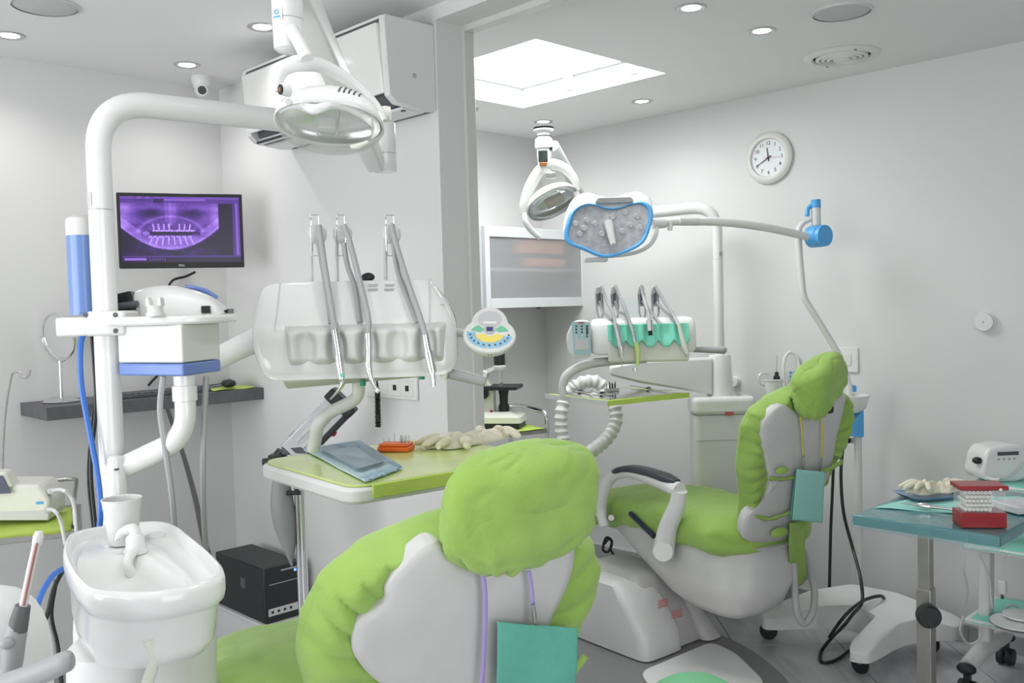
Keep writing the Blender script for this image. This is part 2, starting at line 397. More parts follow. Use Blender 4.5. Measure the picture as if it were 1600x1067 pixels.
# blank round ceiling covers and the air vent
SPK = mat('speaker_mesh', (.58, .58, .585), .7, bump=.3, bscale=700)
for (px_, py_), lb in (((70, 8), 'large flat round grey ceiling speaker above the shelf corner'), ((1315, 18), 'large flat round grey ceiling speaker beside the round air vent')):
    c = hit(px_, py_, 2, H)
    s_ = thing('ceiling_speaker', lb, 'speaker', Matrix.Translation((c.x, c.y, H)), 'round ceiling speakers')
    MB().lathe([(.001, -.006), (.094, -.006), (.100, -.004)], 40, cap1=False).build('grille', SPK, s_)
    MB().lathe([(.100, -.008), (.106, -.006), (.107, .0), (.1, 0)], 40, cap0=False, cap1=False).build('rim', LGREY, s_)
c = hit(1315, 87, 2, H)
vt = thing('air_diffuser', 'round white ceiling air diffuser with concentric rings', 'air vent', Matrix.Translation((c.x, c.y, H)))
MB().lathe([(.118, .0), (.123, -.012), (.150, -.010), (.160, -.001)], 44, cap0=False, cap1=False).build('outer_flange', WHITE2, vt)
MB().lathe([(.001, .0), (.118, .0)], 40).build('throat', DGREY, vt)
for r_, z_ in ((.100, -.016), (.078, -.018), (.056, -.020)):
    MB().lathe([(r_-.009, z_+.012), (r_-.006, z_), (r_+.006, z_+.004), (r_+.008, z_+.012), (r_-.009, z_+.013)], 40, cap0=False, cap1=False).build('ring', WHITE2, vt)
MB().lathe([(.001, -.022), (.034, -.020), (.040, -.008), (.001, -.004)], 32).build('hub', WHITE2, vt)
for a_ in (.9, 4.0): MB().cyl((.137*math.cos(a_), .137*math.sin(a_), -.011), (.137*math.cos(a_), .137*math.sin(a_), -.0135), .005, seg=10).build('screw', DGREY, vt)
# ================================================================ WALL AND CEILING THINGS, FIRST ROOM
# ---- air conditioner on the partition (local: x into the room, y along the wall)
ac = thing('air_conditioner', 'white wall-mounted split air conditioner with its front panel ajar', 'air conditioner', Matrix.Translation((XP, 2.44, 2.225)))
def acp(pts): return [(-p, z) for p, z in pts]
prof = [(0.0, 0.0), (0, .29), (.205, .29), (.212, .272), (.165, .03), (.15, .012), (.06, 0.0)]
def ac_section(y0, y1, prof): 
    m = MB(); n = len(prof); vs = [(-p, y0, z) for p, z in prof]+[(-p, y1, z) for p, z in prof]
    m.add(vs, [tuple(range(n)), tuple(range(2*n-1, n-1, -1))]+[(k, (k+1) % n, n+(k+1) % n, n+k) for k in range(n)]); return m
ACW = mat('aircon_white', (.74, .745, .74), .3)
ac_section(.02, .93, prof).build('body', DGREY, ac)
ac_section(.0, .03, [(0, 0), (0, .292), (.208, .292), (.214, .275), (.20, .03), (.17, .006), (.05, -.006)]).build('end_cap', ACW, ac, bevel=.004)
ac_section(.92, .95, [(0, 0), (0, .292), (.208, .292), (.214, .275), (.20, .03), (.17, .006), (.05, -.006)]).build('end_cap', ACW, ac, bevel=.004)
MB().box((-.208, .02, .282), (0, .93, .294)).build('top_cover', ACW, ac, bevel=.003)
M_ = Matrix.Translation((-.212, 0, .272)) @ Matrix.Rotation(-.10, 4, 'Y')
MB().box((-.016, .028, -.232), (0, .93, -.004), M_).build('front_panel', mat('aircon_panel', (.78, .78, .76), .12, coat=.5), ac, bevel=.004)
ac_section(.03, .92, [(.03, -.006), (.03, .006), (.125, .006), (.125, -.004)]).build('bottom_plate', ACW, ac, bevel=.002)
MB().box((-.175, .62, .002), (-.10, .92, .010)).build('air_outlet', BLACK, ac)
for k in range(2): MB().box((-.168+.034*k, .625, -.004), (-.163+.034*k, .915, .02), None).build('louvre', LGREY, ac)
MB().box((-.2135, .004, .125), (-.06, .0045, .1258)).build('seam', LGREY, ac)
MB().cyl((-.11, .045, -.0065), (-.11, .045, -.003), .009, seg=14).build('sensor', BLACK, ac)
MB().box((-.10, -.0012, .10), (-.085, 0, .115)).build('recycling_mark', GREYP, ac)
# ---- dome camera on the ceiling
c = hit(315, 120, 2, H)
sc_ = thing('security_camera', 'white dome security camera on the ceiling beside the air conditioner', 'camera', Matrix.Translation((c.x, c.y, H)))
MB().lathe([(.044, 0), (.044, -.02), (.036, -.046), (.030, -.05), (.001, -.05)], 28).build('mount', WHITE2, sc_)
fd = (CO-Vector((c.x, c.y, H-.06))).normalized()
b0 = Vector((0, 0, -.058))
MB().ell(b0, (.032, .032, .032)).build('ball', WHITE2, sc_)
MB().cyl(b0+fd*.02, b0+fd*.035, .026, .024, 24).build('lens_ring', OFFW, sc_)
MB().cyl(b0+fd*.03, b0+fd*.0362, .019, .018, 24).build('lens', BLACKG, sc_)
# ---- shelf
shm = mat('dark_grey_shelf', (.115, .115, .125), .55, var=.15, vscale=25)
sh = MB().box((1.15, 3.69, 1.16), (XP-.001, YB-.001, 1.212)).build('wall_shelf', shm, bevel=.002)
tag(sh, 'dark grey floating wall shelf under the monitor', 'shelf')
ZS = 1.212
# ---- vanity mirror
F = Fr(0, 0, 0, o=(1.262, 3.86, ZS), turn=-28)
mi = thing('vanity_mirror', 'round chrome vanity mirror on a stand on the grey shelf', 'mirror', F)
MB().lathe([(.001, 0), (.068, 0), (.070, .004), (.060, .010), (.012, .014), (.009, .02)], 36).build('base', CHROME, mi)
MB().cyl((0, 0, .012), (0, 0, .165), .006).build('stem', CHROME, mi)
rr = .098; zc = .262
MB().tube([(rr*math.cos(a), 0, zc+rr*math.sin(a)) for a in [PI+PI*k/24 for k in range(25)]], .0042, 8).build('yoke', CHROME, mi)
Mm = Matrix.Translation((0, 0, zc)) @ Matrix.Rotation(.16, 4, 'X')
o = MB(); o.tube([(.090*math.cos(2*PI*k/40), 0, .090*math.sin(2*PI*k/40)) for k in range(40)], .006, 8, closed=True); o.build('rim', CHROME, mi, M=Mm)
MB().cyl((0, .003, 0), (0, -.003, 0), .087, seg=40).build('mirror_glass', mat('mirror_glass', (.86, .87, .88), .02, 1), mi, M=Mm)
for s_ in (-1, 1): MB().cyl((s_*.092, 0, zc), (s_*.106, 0, zc), .006, seg=12).build('pivot', CHROME, mi)
# ---- keyboard, mouse and its paper
kb = thing('keyboard', 'flat dark grey computer keyboard lying on the grey shelf', 'keyboard', Matrix.Translation((1.62, 3.80, ZS)))
MB().box((-.21, -.07, 0), (.21, .07, .014)).build('body', DGREY, kb, bevel=.003)
km = mat('key_grey', (.13, .135, .15), .6)
for r_ in range(5): 
    kk = MB()
    for q_ in range(15): kk.cbox((-.19+.027*q_, -.05+.025*r_, .017), (.022, .020, .006))
    kk.build('key_row', km, kb)
lp = MB().grid(lambda u, v: (1.83+.20*u+.02*v, 3.705+.16*v, ZS+.0035+.002*math.sin(7*u+3*v)), 12, 8).build('mouse_paper', LIME, solid=.001)
tag(lp, 'lime green paper under the mouse on the grey shelf', 'paper')
ms = thing('mouse', 'black computer mouse on lime paper at the shelf end', 'mouse', Matrix.Translation((1.925, 3.755, ZS+.0085)) @ Matrix.Rotation(-.4, 4, 'Z'))
MB().ell((0, 0, .018), (.032, .052, .018), 2.4, 2.2).build('body', BLACK, ms)
MB().cyl((-.004, -.034, .034), (.004, -.034, .034), .007, seg=12).build('wheel', DGREY, ms)
MB().tube([(0, .05, .014), (-.02, .09, .012), (-.08, .12, .004), (-.16, .10, .004)], .0022, 6, n=6).build('cable', BLACK, ms)
# ---- monitor
F = Fr(282, 361, 3.76, turn=20)
mo = thing('monitor', 'black flat monitor showing a violet dental panorama X-ray', 'monitor', F)
x0m, zt = F.xz(181, 302); x1m, zb = F.xz(382, 416)
zt = (F.xz(181, 301)[1]+F.xz(383, 303)[1])/2; zb = (F.xz(379, 417)[1]+F.xz(183, 420)[1])/2
MB().prism(rpoly([(x0m, zb), (x1m, zb), (x1m, zt), (x0m, zt)], .006), 0, .03).build('bezel', BLACK, mo, bevel=.003)
MB().prism(rpoly([(x0m+.06, zb+.03), (x1m-.06, zb+.03), (x1m-.06, zt-.03), (x0m+.06, zt-.03)], .01), .03, .06).build('rear_housing', BLACK, mo, bevel=.008)
sx0, sx1, sz0, sz1 = x0m+.013, x1m-.013, zb+.023, zt-.015
NU, NV = 200, 110
def xray(u, v):
    """u right, v down in 0..1: a panoramic jaw X-ray in a viewer window; returns linear rgb"""
    def col(t): return (.010+.50*t**1.7, .005+.33*t**2.3, .022+.95*t**1.25)
    if v < .035: return col(.42+.1*math.sin(u*90)*(.1 < u < .28))
    if v < .095:
        if .11 < u < .26 and .04 < v < .065 and math.sin(u*260) > .2: return col(.12)
        if .27 < u < .36: return col(.10)
        return col(.55 if u < .71 and u > .36 and v < .06 else .30)
    if v > .975 or v > .93:
        if .015 < u < .20 and .935 < v < .972: return col(.62)
        if .22 < u < .37 and abs((u*50) % 1-.5) < .22 and .94 < v < .965: return col(.55)
        return col(.03)
    if v > .895: return col(.35 if .905 < v < .915 else .12)
    if u > .955: return col(.55 if .968 < u < .982 else .33)
    if u > .815: return col(.22 if u > .935 else .012)
    x = (u-.41)/.40; y = (v-.50)/.40       # centred picture, about -1..1
    n = noise.noise(Vector((x*4, y*4, 1)))*.12 + noise.noise(Vector((x*13, y*13, 4)))*.06
    t = .34 + n
    t += .30*math.exp(-((abs(x)-.95)/.16)**2-((y+.55)/.5)**2)
    for sg in (-1, 1):                                    # sinuses
        t -= .28*math.exp(-((x-sg*.42)/.24)**2-((y+.62)/.20)**2)
        t -= .30*math.exp(-((x-sg*.97)/.20)**2-((y-.45)/.33)**2)
    t += .24*math.exp(-(x/.05)**2)*(y < -.15) + .14*math.exp(-((abs(x)-.09)/.03)**2)*(y < -.25)
    t += .12*math.exp(-((y+.82)/.10)**2)
    jaw = .76 - .80*x*x*(abs(x) < 1.2)                    # mandible
    d = jaw-y
    if 0 < d < .42: t += .20 + .18*math.exp(-((d-.05)/.05)**2)
    if y > jaw+.02: t -= .26
    t -= .34*math.exp(-((y-.12-.10*x*x)/.09)**2)*(abs(x) < .62)
    a = math.hypot(x/.72, (y-.35)/.85)
    t += .22*math.exp(-((a-1)/.05)**2)*(y < .1)
    def bar(cx, y0, y1, lean, w):
        return y0 < y < y1 and abs(x-(cx+lean*(y-(y0+y1)/2))) < w
    for k in range(8):                                    # upper and lower implants with their bridges
        cx = -.36+.108*k
        if k not in (4,) and bar(cx, -.22, .06, -cx*.25, .014): t = .92
        if bar(-.42+.122*k, .28, .58, (-.42+.122*k)*.55, .016): t = .90
    if abs(y-(.055-.06*x*x)) < .035 and -.38 < x < .52: t = max(t, .86 if math.sin(x*60) > -.5 else .55)
    if abs(y-(.265+.05*x*x)) < .030 and -.47 < x < .47: t = max(t, .84 if math.sin(x*52) > -.6 else .5)
    if math.hypot(x+.52, y-.14) < .075: t = .62
    return col(max(.02, min(1, t)))
scr = MB().grid(lambda u, v: (sx0+(sx1-sx0)*u, -.0012, sz1-(sz1-sz0)*v), NU, NV)
so = scr.build('screen', None, mo, flat=True)
ca = so.data.color_attributes.new('picture', 'FLOAT_COLOR', 'POINT')
ca.data.foreach_set('color', [c for j in range(NV+1) for i in range(NU+1) for c in (*xray(i/NU, j/NV), 1)])
m = bpy.data.materials.new('lit_screen'); m.use_nodes = True; nt = m.node_tree; b = nt.nodes['Principled BSDF']
at_ = nt.nodes.new('ShaderNodeVertexColor'); at_.layer_name = 'picture'; nt.links.new(at_.outputs[0], b.inputs['Emission Color']); b.inputs['Emission Strength'].default_value = .9
b.inputs['Base Color'].default_value = (.01, .01, .012, 1); b.inputs['Roughness'].default_value = .25
so.data.materials.append(m)
txt('DELL', .011, LGREY, mo, facing((x0m+x1m)/2-.005, -.0012, zb+.010), 'maker_name', bold=True)
wl = F.loc(hit(290, 370, 1, YB))
MB().tube([(wl.x, .06, wl.z), (wl.x, wl.y-.01, wl.z)], .02, 14).build('wall_arm', BLACK, mo)
MB().cbox((wl.x, .066, wl.z), (.10, .014, .10)).build('mount_plate', BLACK, mo)
# cables from the monitor to the shelf
pts = [hit(305, 425, 1, 3.96), hit(290, 432, 1, 3.96), hit(268, 440, 1, 3.97), hit(260, 470, 1, 3.975), hit(262, 560, 1, 3.975), Vector((1.66, 3.975, 1.24))]
tag(MB().tube(pts, .0055, 8, n=6).build('monitor_cable', BLACK), 'black cable curving down from the monitor to the shelf', 'cable')
# ---- wall sockets on the partition behind the console
A_ = hit(572, 590, 0, XP); B_ = hit(655, 620, 0, XP)
zc = (hit(655, 592, 0, XP).z + hit(655, 621, 0, XP).z)/2
so_ = thing('wall_sockets', 'white multi-gang wall socket plate on the partition under the big delivery console', 'socket', Matrix.Translation((XP, B_.y, zc)))
Ls = .32
MB().box((-.012, 0, -.045), (-.0005, Ls, .045)).build('plate', WHITE2, so_, bevel=.004)
for k in range(4):
    y = .05+.074*k
    MB().box((-.015, y-.031, -.033), (-.010, y+.031, .033)).build('gang', OFFW, so_, bevel=.002)
    if k in (0, 1): MB().box((-.017, y-.009, -.012), (-.0145, y+.009, .008)).build('data_jack', BLACK, so_)
    else:
        MB().lathe([(.021, 0), (.021, -.004), (.001, -.004)], 20, M=Matrix.Translation((-.0149, y, 0)) @ Matrix.Rotation(-PI/2, 4, 'Y')).build('round_socket', LGREY, so_)
# ---- floor box and PC tower, both square to the walls
o3 = Q(416, 975, 3.7)
bx = thing('low_grey_box', 'low pale grey storage box on the floor under the black computer', 'box', Matrix.Translation((o3.x, o3.y, 0)))
zt3 = .285
MB().box((-.012, -.012, .0), (.20, .44, zt3-.014)).build('body', LGREY, bx, bevel=.003)
MB().box((-.016, -.016, zt3-.013), (.204, .444, zt3-.001)).build('top_board', LGREY, bx, bevel=.002)
pc = thing('computer_tower', 'black desktop computer case standing on the low grey box', 'computer', Matrix.Translation((o3.x, o3.y, zt3)))
MB().box((0, .012, 0), (.175, .42, .225)).build('case', BLACK, pc, bevel=.004)
MB().box((-.001, 0, 0), (.176, .012, .226)).build('front_panel', mat('pc_front', (.02, .021, .023), .3), pc, bevel=.004)
MB().box((.02, -.0015, .155), (.155, 0, .158)).build('drive_slot', GREYP, pc)
MB().box((.012, -.0015, .028), (.164, 0, .058)).build('port_strip', LGREY, pc)
for k in range(4): MB().cyl((.03+.028*k, -.003, .043), (.03+.028*k, -.001, .043), .006, seg=10).build('port', BLACK, pc)
MB().cyl((.14, -.0025, .195), (.14, 0, .195), .006, seg=12).build('power_light', mat('blue_led', (.1, .2, .9), .4, emit=(.15, .35, 1), es=1.2), pc)
MB().box((.075, -.0015, .203), (.155, 0, .209)).build('trim_strip', GREYP, pc)
MB().box((-.0012, .16, .115), (0, .20, .155)).build('case_sticker', DGREY, pc)
# ================================================================ DENTAL UNIT OF THE FIRST CHAIR
ZR = 1.12
F = Fr(215, 900, 1.66, z=0)
un = thing('dental_unit', 'white dental unit with cuspidor bowl, tall lamp pole and blue water tank', 'dental unit', F)
P = lambda px, py, d: F.loc(Q(px, py, d))
# cuspidor bowl
out = [(98, 862), (102, 842), (116, 829), (163, 819), (241, 812), (274, 819), (300, 838), (330, 863), (350, 886), (346, 901), (312, 913), (250, 925), (190, 927), (142, 921), (121, 906), (106, 884)]
ol = crom([F.loc(hit(a, b, 2, ZR)) for a, b in out], 4, True)
cx_ = sum(v.x for v in ol)/len(ol); cy_ = sum(v.y for v in ol)/len(ol)
def oring(s, z, dx=0, dy=0, sy=None): return [(cx_+dx+(v.x-cx_)*s, cy_+dy+(v.y-cy_)*(sy or s), z) for v in ol]
fr_ = cy_-min(v.y for v in ol)
rings = [oring(.60, ZR-.135, 0, -.035), oring(.80, ZR-.128, 0, -.02), oring(.885, ZR-.105, 0, -.008), oring(.92, ZR-.055), oring(.945, ZR-.047), oring(.985, ZR-.040), oring(1, ZR-.028), oring(1, ZR-.010), oring(.985, ZR-.002), oring(.955, ZR), oring(.92, ZR-.003), oring(.895, ZR-.018), oring(.86, ZR-.022),
         oring(.72, ZR-.023, 0, -.03), oring(.66, ZR-.026, 0, -.055, .52), oring(.58, ZR-.050, 0, -.06, .45), oring(.40, ZR-.068, 0, -.06, .32), oring(.10, ZR-.072, 0, -.06, .1)]
MB().loft(rings).build('cuspidor_bowl', WHITE, un, sharp=60)
# drain and spout
dz = F.loc(hit(212, 862, 2, ZR-.022))
MB().lathe([(.022, -.002), (.022, .004), (.018, .012), (.017, .028), (.012, .035), (.001, .036)], 20, M=Matrix.Translation((dz.x, dz.y, ZR-.022))).build('spout_base', WHITE, un)
MB().tube([(dz.x+.002, dz.y, ZR+.008), (dz.x-.004, dz.y, ZR+.022), (dz.x-.022, dz.y-.004, ZR+.018), (dz.x-.030, dz.y-.005, ZR+.008)], [.011, .011, .008, .006], 12, n=5).build('spout', WHITE, un)
MB().cyl((dz.x-.030, dz.y-.005, ZR+.009), (dz.x-.0325, dz.y-.0055, ZR+.003), .0045, seg=10).build('nozzle', CHROME, un)
fz = F.loc(hit(216, 900, 2, ZR-.06))
MB().tube([(dz.x+.004, dz.y-.008, ZR-.012), (dz.x+.005, dz.y-.05, ZR-.03), (fz.x, fz.y-.01, ZR-.068)], [.010, .009, .009], 14, n=5).build('flush_channel', WHITE, un)
cuf = F.loc(hit(243, 838, 2, ZR-.022))
MB().lathe([(.020, -.002), (.020, .003), (.016, .006), (.001, .006)], 20, M=Matrix.Translation((cuf.x, cuf.y, ZR-.022))).build('cup_rest', WHITE, un)
# body column
b1 = P(130, 1000, 1.72); b2 = P(312, 1000, 1.72)
xa, xb = P(150, 1000, 1.66).x, P(308, 1000, 1.62).x
cyb = cy_-.01
def bring(z, sx, sy, dx=0, dy=0): return [(x, y, z) for x, y in sup(32, (xb-xa)/2*sx, .15*sy, 3.2, (xa+xb)/2+dx, cyb+dy)]
MB().loft([bring(0, 1.05, 1.15), bring(.06, 1.05, 1.15), bring(.08, .98, 1.05), bring(.5, .98, 1), bring(.80, 1.0, 1), bring(.92, 1.06, 1.0), bring(.985, 1.06, .95)]).build('column', WHITE2, un)
MB().tube([P(232, 998, 1.44), P(240, 1030, 1.45), P(226, 1080, 1.46)], .0095, 10, n=5).build('drain_hose', CREAM, un)
xl = P(84, 900, 1.85).x; xr_ = P(200, 900, 1.9).x
def wring(z, k, dx=0): return [(x, y, z) for x, y in sup(28, (xr_-xl)/2*k, .14*k, 4, (xl+xr_)/2+dx, P(150, 900, 2.0).y)]
MB().loft([wring(0, 1.06), wring(.05, 1.06), wring(.08, 1.0), wring(.90, .98, .005), wring(1.02, .94, .012), wring(1.045, .84, .015), wring(1.05, .6, .018)]).build('side_cabinet', WHITE2, un)
# pole and arch
pb = P(168, 560, 2.05); pz0 = 1.04
ARC_Z = 2.03
e1 = Q(245, 158, 2.05); e2 = Q(600, 212, 2.49)
ax1 = F.loc(e1); ax2 = F.loc(e2); ax1.z = ax2.z = ARC_Z
dirx = (ax2-ax1); dirx.z = 0; dirx.normalize()
top = Vector((pb.x, pb.y, ARC_Z))
pj = P(162, 329, 2.05).z
MB().cyl((pb.x, pb.y, pz0), (pb.x, pb.y, pj-.001), .0272, .0265, 28).build('pole', WHITE, un)
path = fillet([Vector((pb.x, pb.y, pj+.001)), top, ax2-dirx*.036], .165, 14)
MB().tube(path, [.0262, .028, .0285, .0285], 28).build('arch_arm', WHITE, un)
MB().cyl((pb.x, pb.y, pj-.0025), (pb.x, pb.y, pj+.0025), .0255, seg=24).build('pole_joint', GREYP, un)
st = P(149, 314, 2.05)
MB().grid(lambda u, v: (pb.x+.0278*math.sin(-1.15+.85*u), pb.y-.0278*math.cos(-1.15+.85*u), st.z-.015+.030*v), 6, 1).build('sticker', mat('silver_sticker', (.55, .55, .56), .4), un, fix=False)
# clamp bracket
ca_, cb_ = P(133, 505, 2.0), P(195, 505, 2.0); cz0, cz1 = P(160, 525, 2.0).z, P(160, 486, 2.0).z
MB().box((ca_.x, pb.y-.045, cz0), (cb_.x, pb.y+.035, cz1)).build('clamp', OFFW, un, bevel=.006)
for (a, b) in ((180, 492), (180, 517), (133.5, 492)):
    q = P(a, b, 2.0); MB().cyl((q.x, pb.y-.046, q.z), (q.x, pb.y-.040, q.z), .0055, seg=12).build('bolt_hole', DGREY, un)
tx = P(131, 420, 2.13); tb, tt = P(131, 492, 2.13).z, P(131, 366, 2.13).z; tcap = P(131, 340, 2.13).z
MB().box((P(107, 505, 2.1).x, pb.y-.01, cz0), (ca_.x+.005, pb.y+.112, cz1-.012)).build('tank_bracket', OFFW, un, bevel=.005)
TK = mat('translucent_blue', (.17, .28, .60), .25, coat=.2)
MB().lathe([(.001, tb), (.0345, tb), (.0345, tt), (.001, tt)], 28, M=Matrix.Translation((tx.x, tx.y, 0))).build('water_tank', TK, un)
MB().lathe([(.035, tt-.004), (.0352, tt+.028), (.033, tcap-.003), (.020, tcap+.004), (.001, tcap+.006)], 28, M=Matrix.Translation((tx.x, tx.y, 0))).build('tank_cap', OFFW, un)
# tray shelf and instrument box with the blue base
ty = pb.y
tl, tr_ = P(190, 500, 2.05), P(366, 506, 2.06); zt1 = P(280, 493, 1.95).z; zt0 = zt1-.019
pl = rpoly([(tl.x-.02, ty+.03), (tl.x-.02, ty-.06), (tl.x+.12, ty-.115), (tr_.x-.04, ty-.10), (tr_.x, ty-.03), (tr_.x-.01, ty+.10), (tl.x+.05, ty+.12)], .05, 6)
MB().slab(pl, zt0, zt1).build('tray_shelf', WHITE, un, bevel=.006)
kc = P(285, 550, 1.94); kl = P(184, 550, 2.02); kr = P(345, 550, 2.08)
zb0 = P(285, 588, 1.94).z; zb1 = P(285, 567, 1.94).z
back = Vector((kl.x+kr.x-kc.x, kl.y+kr.y-kc.y, 0))
quad = rpoly([(kc.x, kc.y), (kr.x, kr.y), (back.x, back.y), (kl.x, kl.y)], .006)
MB().slab(quad, zb1, zt0).build('instrument_box', OFFW, un, bevel=.003)
MB().slab(quad, zb0, zb1-.0015).build('blue_base', BLUEL, un, bevel=.006)
# swing arm below the box
c0 = P(288, 600, 1.99)
MB().tube([P(178, 737, 2.03), P(292, 683, 1.99), Vector((c0.x, c0.y, zb0-.002))], [.025, .0235, .0225, .0225], 22, fil=.06).build('swing_arm', WHITE, un)
q0 = P(289, 627, 1.99).z; q1 = P(289, 600, 1.99).z
MB().lathe([(.023, q0), (.0262, q0+.002), (.0262, q1-.004), (.021, q1)], 22, M=Matrix.Translation((c0.x, c0.y, 0))).build('arm_collar', WHITE, un)
k0 = P(181, 740, 2.0); k1 = P(181, 712, 2.0)
MB().lathe([(.026, k0.z-.10), (.021, k0.z), (.0165, k0.z+.015), (.0165, k1.z-.006), (.011, k1.z), (.001, k1.z+.001)], 20, M=Matrix.Translation((k0.x, k0.y, 0))).build('lever_post', WHITE, un)
q = P(183, 733, 1.985); MB().cbox((q.x, q.y-.002, q.z), (.006, .012, .004)).build('post_slot', DGREY, un)
# hoses and cables
def hose(name, pts, r, m, par=un, n=6, seg=8): return MB().tube([P(*p) for p in pts], r, seg, n=n).build(name, m, par)
hose('grey_hose', [(255, 588, 1.98), (250, 640, 1.98), (258, 700, 1.98), (268, 770, 1.99), (274, 840, 2.02)], .0068, MGREY)
hose('grey_hose', [(322, 588, 2.02), (320, 640, 2.02), (317, 720, 2.02), (318, 800, 2.06), (322, 860, 2.1)], .0068, MGREY)
hose('black_cable', [(262, 640, 3.4), (283, 700, 3.0), (303, 770, 2.6), (318, 840, 2.3), (330, 880, 2.2)], .0075, BLACK)
hose('blue_hose', [(134, 512, 2.06), (126, 540, 2.04), (127, 600, 2.03), (139, 670, 2.02), (152, 740, 2.01), (157, 800, 2.0), (150, 870, 2.0)], .0066, BLUEH)
hose('blue_hose', [(100, 888, 1.80), (82, 900, 1.76), (62, 935, 1.7), (50, 985, 1.68), (45, 1040, 1.68)], .0056, BLUEH)
hose('black_cable', [(143, 520, 2.1), (147, 570, 2.1), (150, 640, 2.1), (142, 730, 2.1), (150, 830, 2.08)], .0045, BLACK)
hose('black_cable', [(146, 640, 2.12), (138, 740, 2.12), (146, 830, 2.1)], .0038, BLACK)
hose('black_cable', [(101, 886, 1.82), (84, 920, 1.79), (72, 965, 1.76), (52, 990, 1.72), (46, 1040, 1.72)], .0045, BLACK)
hose('black_cable', [(88, 905, 1.81), (80, 960, 1.8), (90, 1010, 1.78), (96, 1070, 1.77)], .0045, BLACK)
# ---- things on the unit
q = hit(193, 850, 2, ZR-.022)
cp = thing('plastic_cup', 'white ribbed plastic cup standing on the cuspidor bowl', 'cup', Matrix.Translation((q.x, q.y, ZR-.0215)))
CUP = mat('cup_plastic', (.84, .84, .83), .35, trans=.15)
pr = [(.001, .001), (.026, .001)]+[(.0265+.010*k/13+(.0006 if k % 2 else 0), .004+.082*k/13) for k in range(14)]
MB().lathe(pr+[(.0365, .088), (.0385, .090), (.038, .0915), (.0355, .090), (.0245, .004), (.001, .003)], 32).build('wall', CUP, cp)
F2 = Fr(275, 492, 2.16, z=F.o.z+zt1+.0005, turn=5)
dv = thing('curing_device', 'white streamlined desktop device with black mouth on the unit tray shelf', 'device', F2)
prof2 = [(186, 496), (190, 470), (212, 456), (240, 447), (268, 446), (300, 452), (330, 463), (350, 480), (361, 495)]
pp = [F2.xz(a, b) for a, b in prof2]; pp = crom([Vector((x, 0, z)) for x, z in pp], 4)
rg = []
for v in pp:
    hh = max(v.z, .002); rg.append([(v.x+(.002*k if 0 else 0), y*1.0, max(0, z)) for k, (y, z) in enumerate([(-.045, 0), (-.048, hh*.45), (-.038, hh*.82), (-.018, hh*.98), (0, hh), (.018, hh*.98), (.038, hh*.82), (.048, hh*.45), (.045, 0)])])
MB().loft(rg).build('shell', WHITE, dv, sharp=55)
def rib(a, b, hh, inset): 
    x0_, x1_ = F2.xz(a, 490)[0], F2.xz(b, 490)[0]; return x0_, x1_
x0_, x1_ = rib(183, 217, 0, 0); zz = F2.xz(200, 453)[1]
MB().prism(rpoly([(x0_+.004, .002), (x1_+.012, .002), (x1_, zz*.95), (x0_+.006, zz*.80)], .006), -.056, .03).build('black_mouth', BLACKG, dv, bevel=.006)
q = F2.p(200, 478, -.056); MB().cyl((q.x-.02, -.058, q.z), (q.x+.024, -.062, q.z+.004), .008, seg=14).build('lens', DGREY, dv)
MB().tube([(F2.xz(284, 449)[0], .03, F2.xz(284, 448)[1]), (F2.xz(310, 455)[0], .034, F2.xz(310, 452)[1]), (F2.xz(334, 468)[0], .036, F2.xz(334, 466)[1])], .006, 8, n=5).build('blue_strip', BLUEL, dv)
a = F2.p(315, 484, -.049); b = F2.p(329, 496, -.049); MB().box((a.x, -.052, max(.003, b.z)), (b.x, -.046, max(.02, a.z))).build('display', BLACK, dv)
a = F2.p(356, 494, 0); MB().prism([(a.x-.022, .001), (a.x+.008, .001), (a.x+.008, .012)], -.03, .03).build('nose_trim', BLACKG, dv)
q = Q(243, 490, 1.93); F3 = Fr(0, 0, 0, o=(q.x, q.y, F.o.z+zt1+.0005))
hd = thing('handpiece_cradle', 'small white forked handpiece cradle in front of the streamlined device', 'holder', F3)
MB().lathe([(.001, 0), (.019, 0), (.019, .006), (.016, .010), (.0165, .022), (.001, .022)], 24).build('base', OFFW, hd)
for s_ in (-1, 1): MB().prism(rpoly([(s_*.006, .02), (s_*.0165, .02), (s_*.0155, .038), (s_*.011, .040), (s_*.009, .032)], .002), -.011, .011).build('prong', OFFW, hd, bevel=.002)
# ================================================================ OPERATING LAMP of the first chair
FJ = Fr(600, 235, 2.49)
lm = thing('operating_lamp', 'glossy white dental operating lamp with vented head on a spring arm', 'lamp', FJ)
P = lambda px, py, d: FJ.loc(Q(px, py, d))
jt, jb = FJ.loc(e2).z, P(598, 266, 2.46).z
MB().lathe([(.030, jb), (.033, jb+.004), (.033, jt+.03), (.026, jt+.04), (.001, jt+.042)], 24).build('lower_joint', WHITE, lm)
MB().cyl((0, 0, P(600, 238, 2.46).z-.001), (0, 0, P(600, 238, 2.46).z+.001), .0335, seg=24).build('joint_ring', GREYP, lm)
a = P(585, 252, 2.44); b = P(470, -8, 1.76)
d_ = (b-a).normalized(); sd = d_.cross(Vector((0, 0, 1))).normalized(); upv = sd.cross(d_)
def arm_ring(c, w_, h_): return [tuple(c+sd*x+upv*z) for x, z in rpoly([(-w_, -h_), (w_, -h_), (w_, h_), (-w_, h_)], .008, 3)]
MB().loft([arm_ring(a-d_*.02, .022, .022), arm_ring(a+d_*.05, .024, .026), arm_ring(b-d_*.05, .025, .027), arm_ring(b+d_*.02, .022, .022)]).build('spring_arm', WHITE2, lm)
mid = a.lerp(b, .62); MB().cyl(mid+sd*.0235, mid+sd*.027, .010, seg=16).build('arm_screw', LGREY, lm)
u0 = P(450, 40, 1.72); zt_, zm_, zb_ = P(450, -30, 1.72).z, P(450, 31, 1.72).z, P(450, 80, 1.72).z
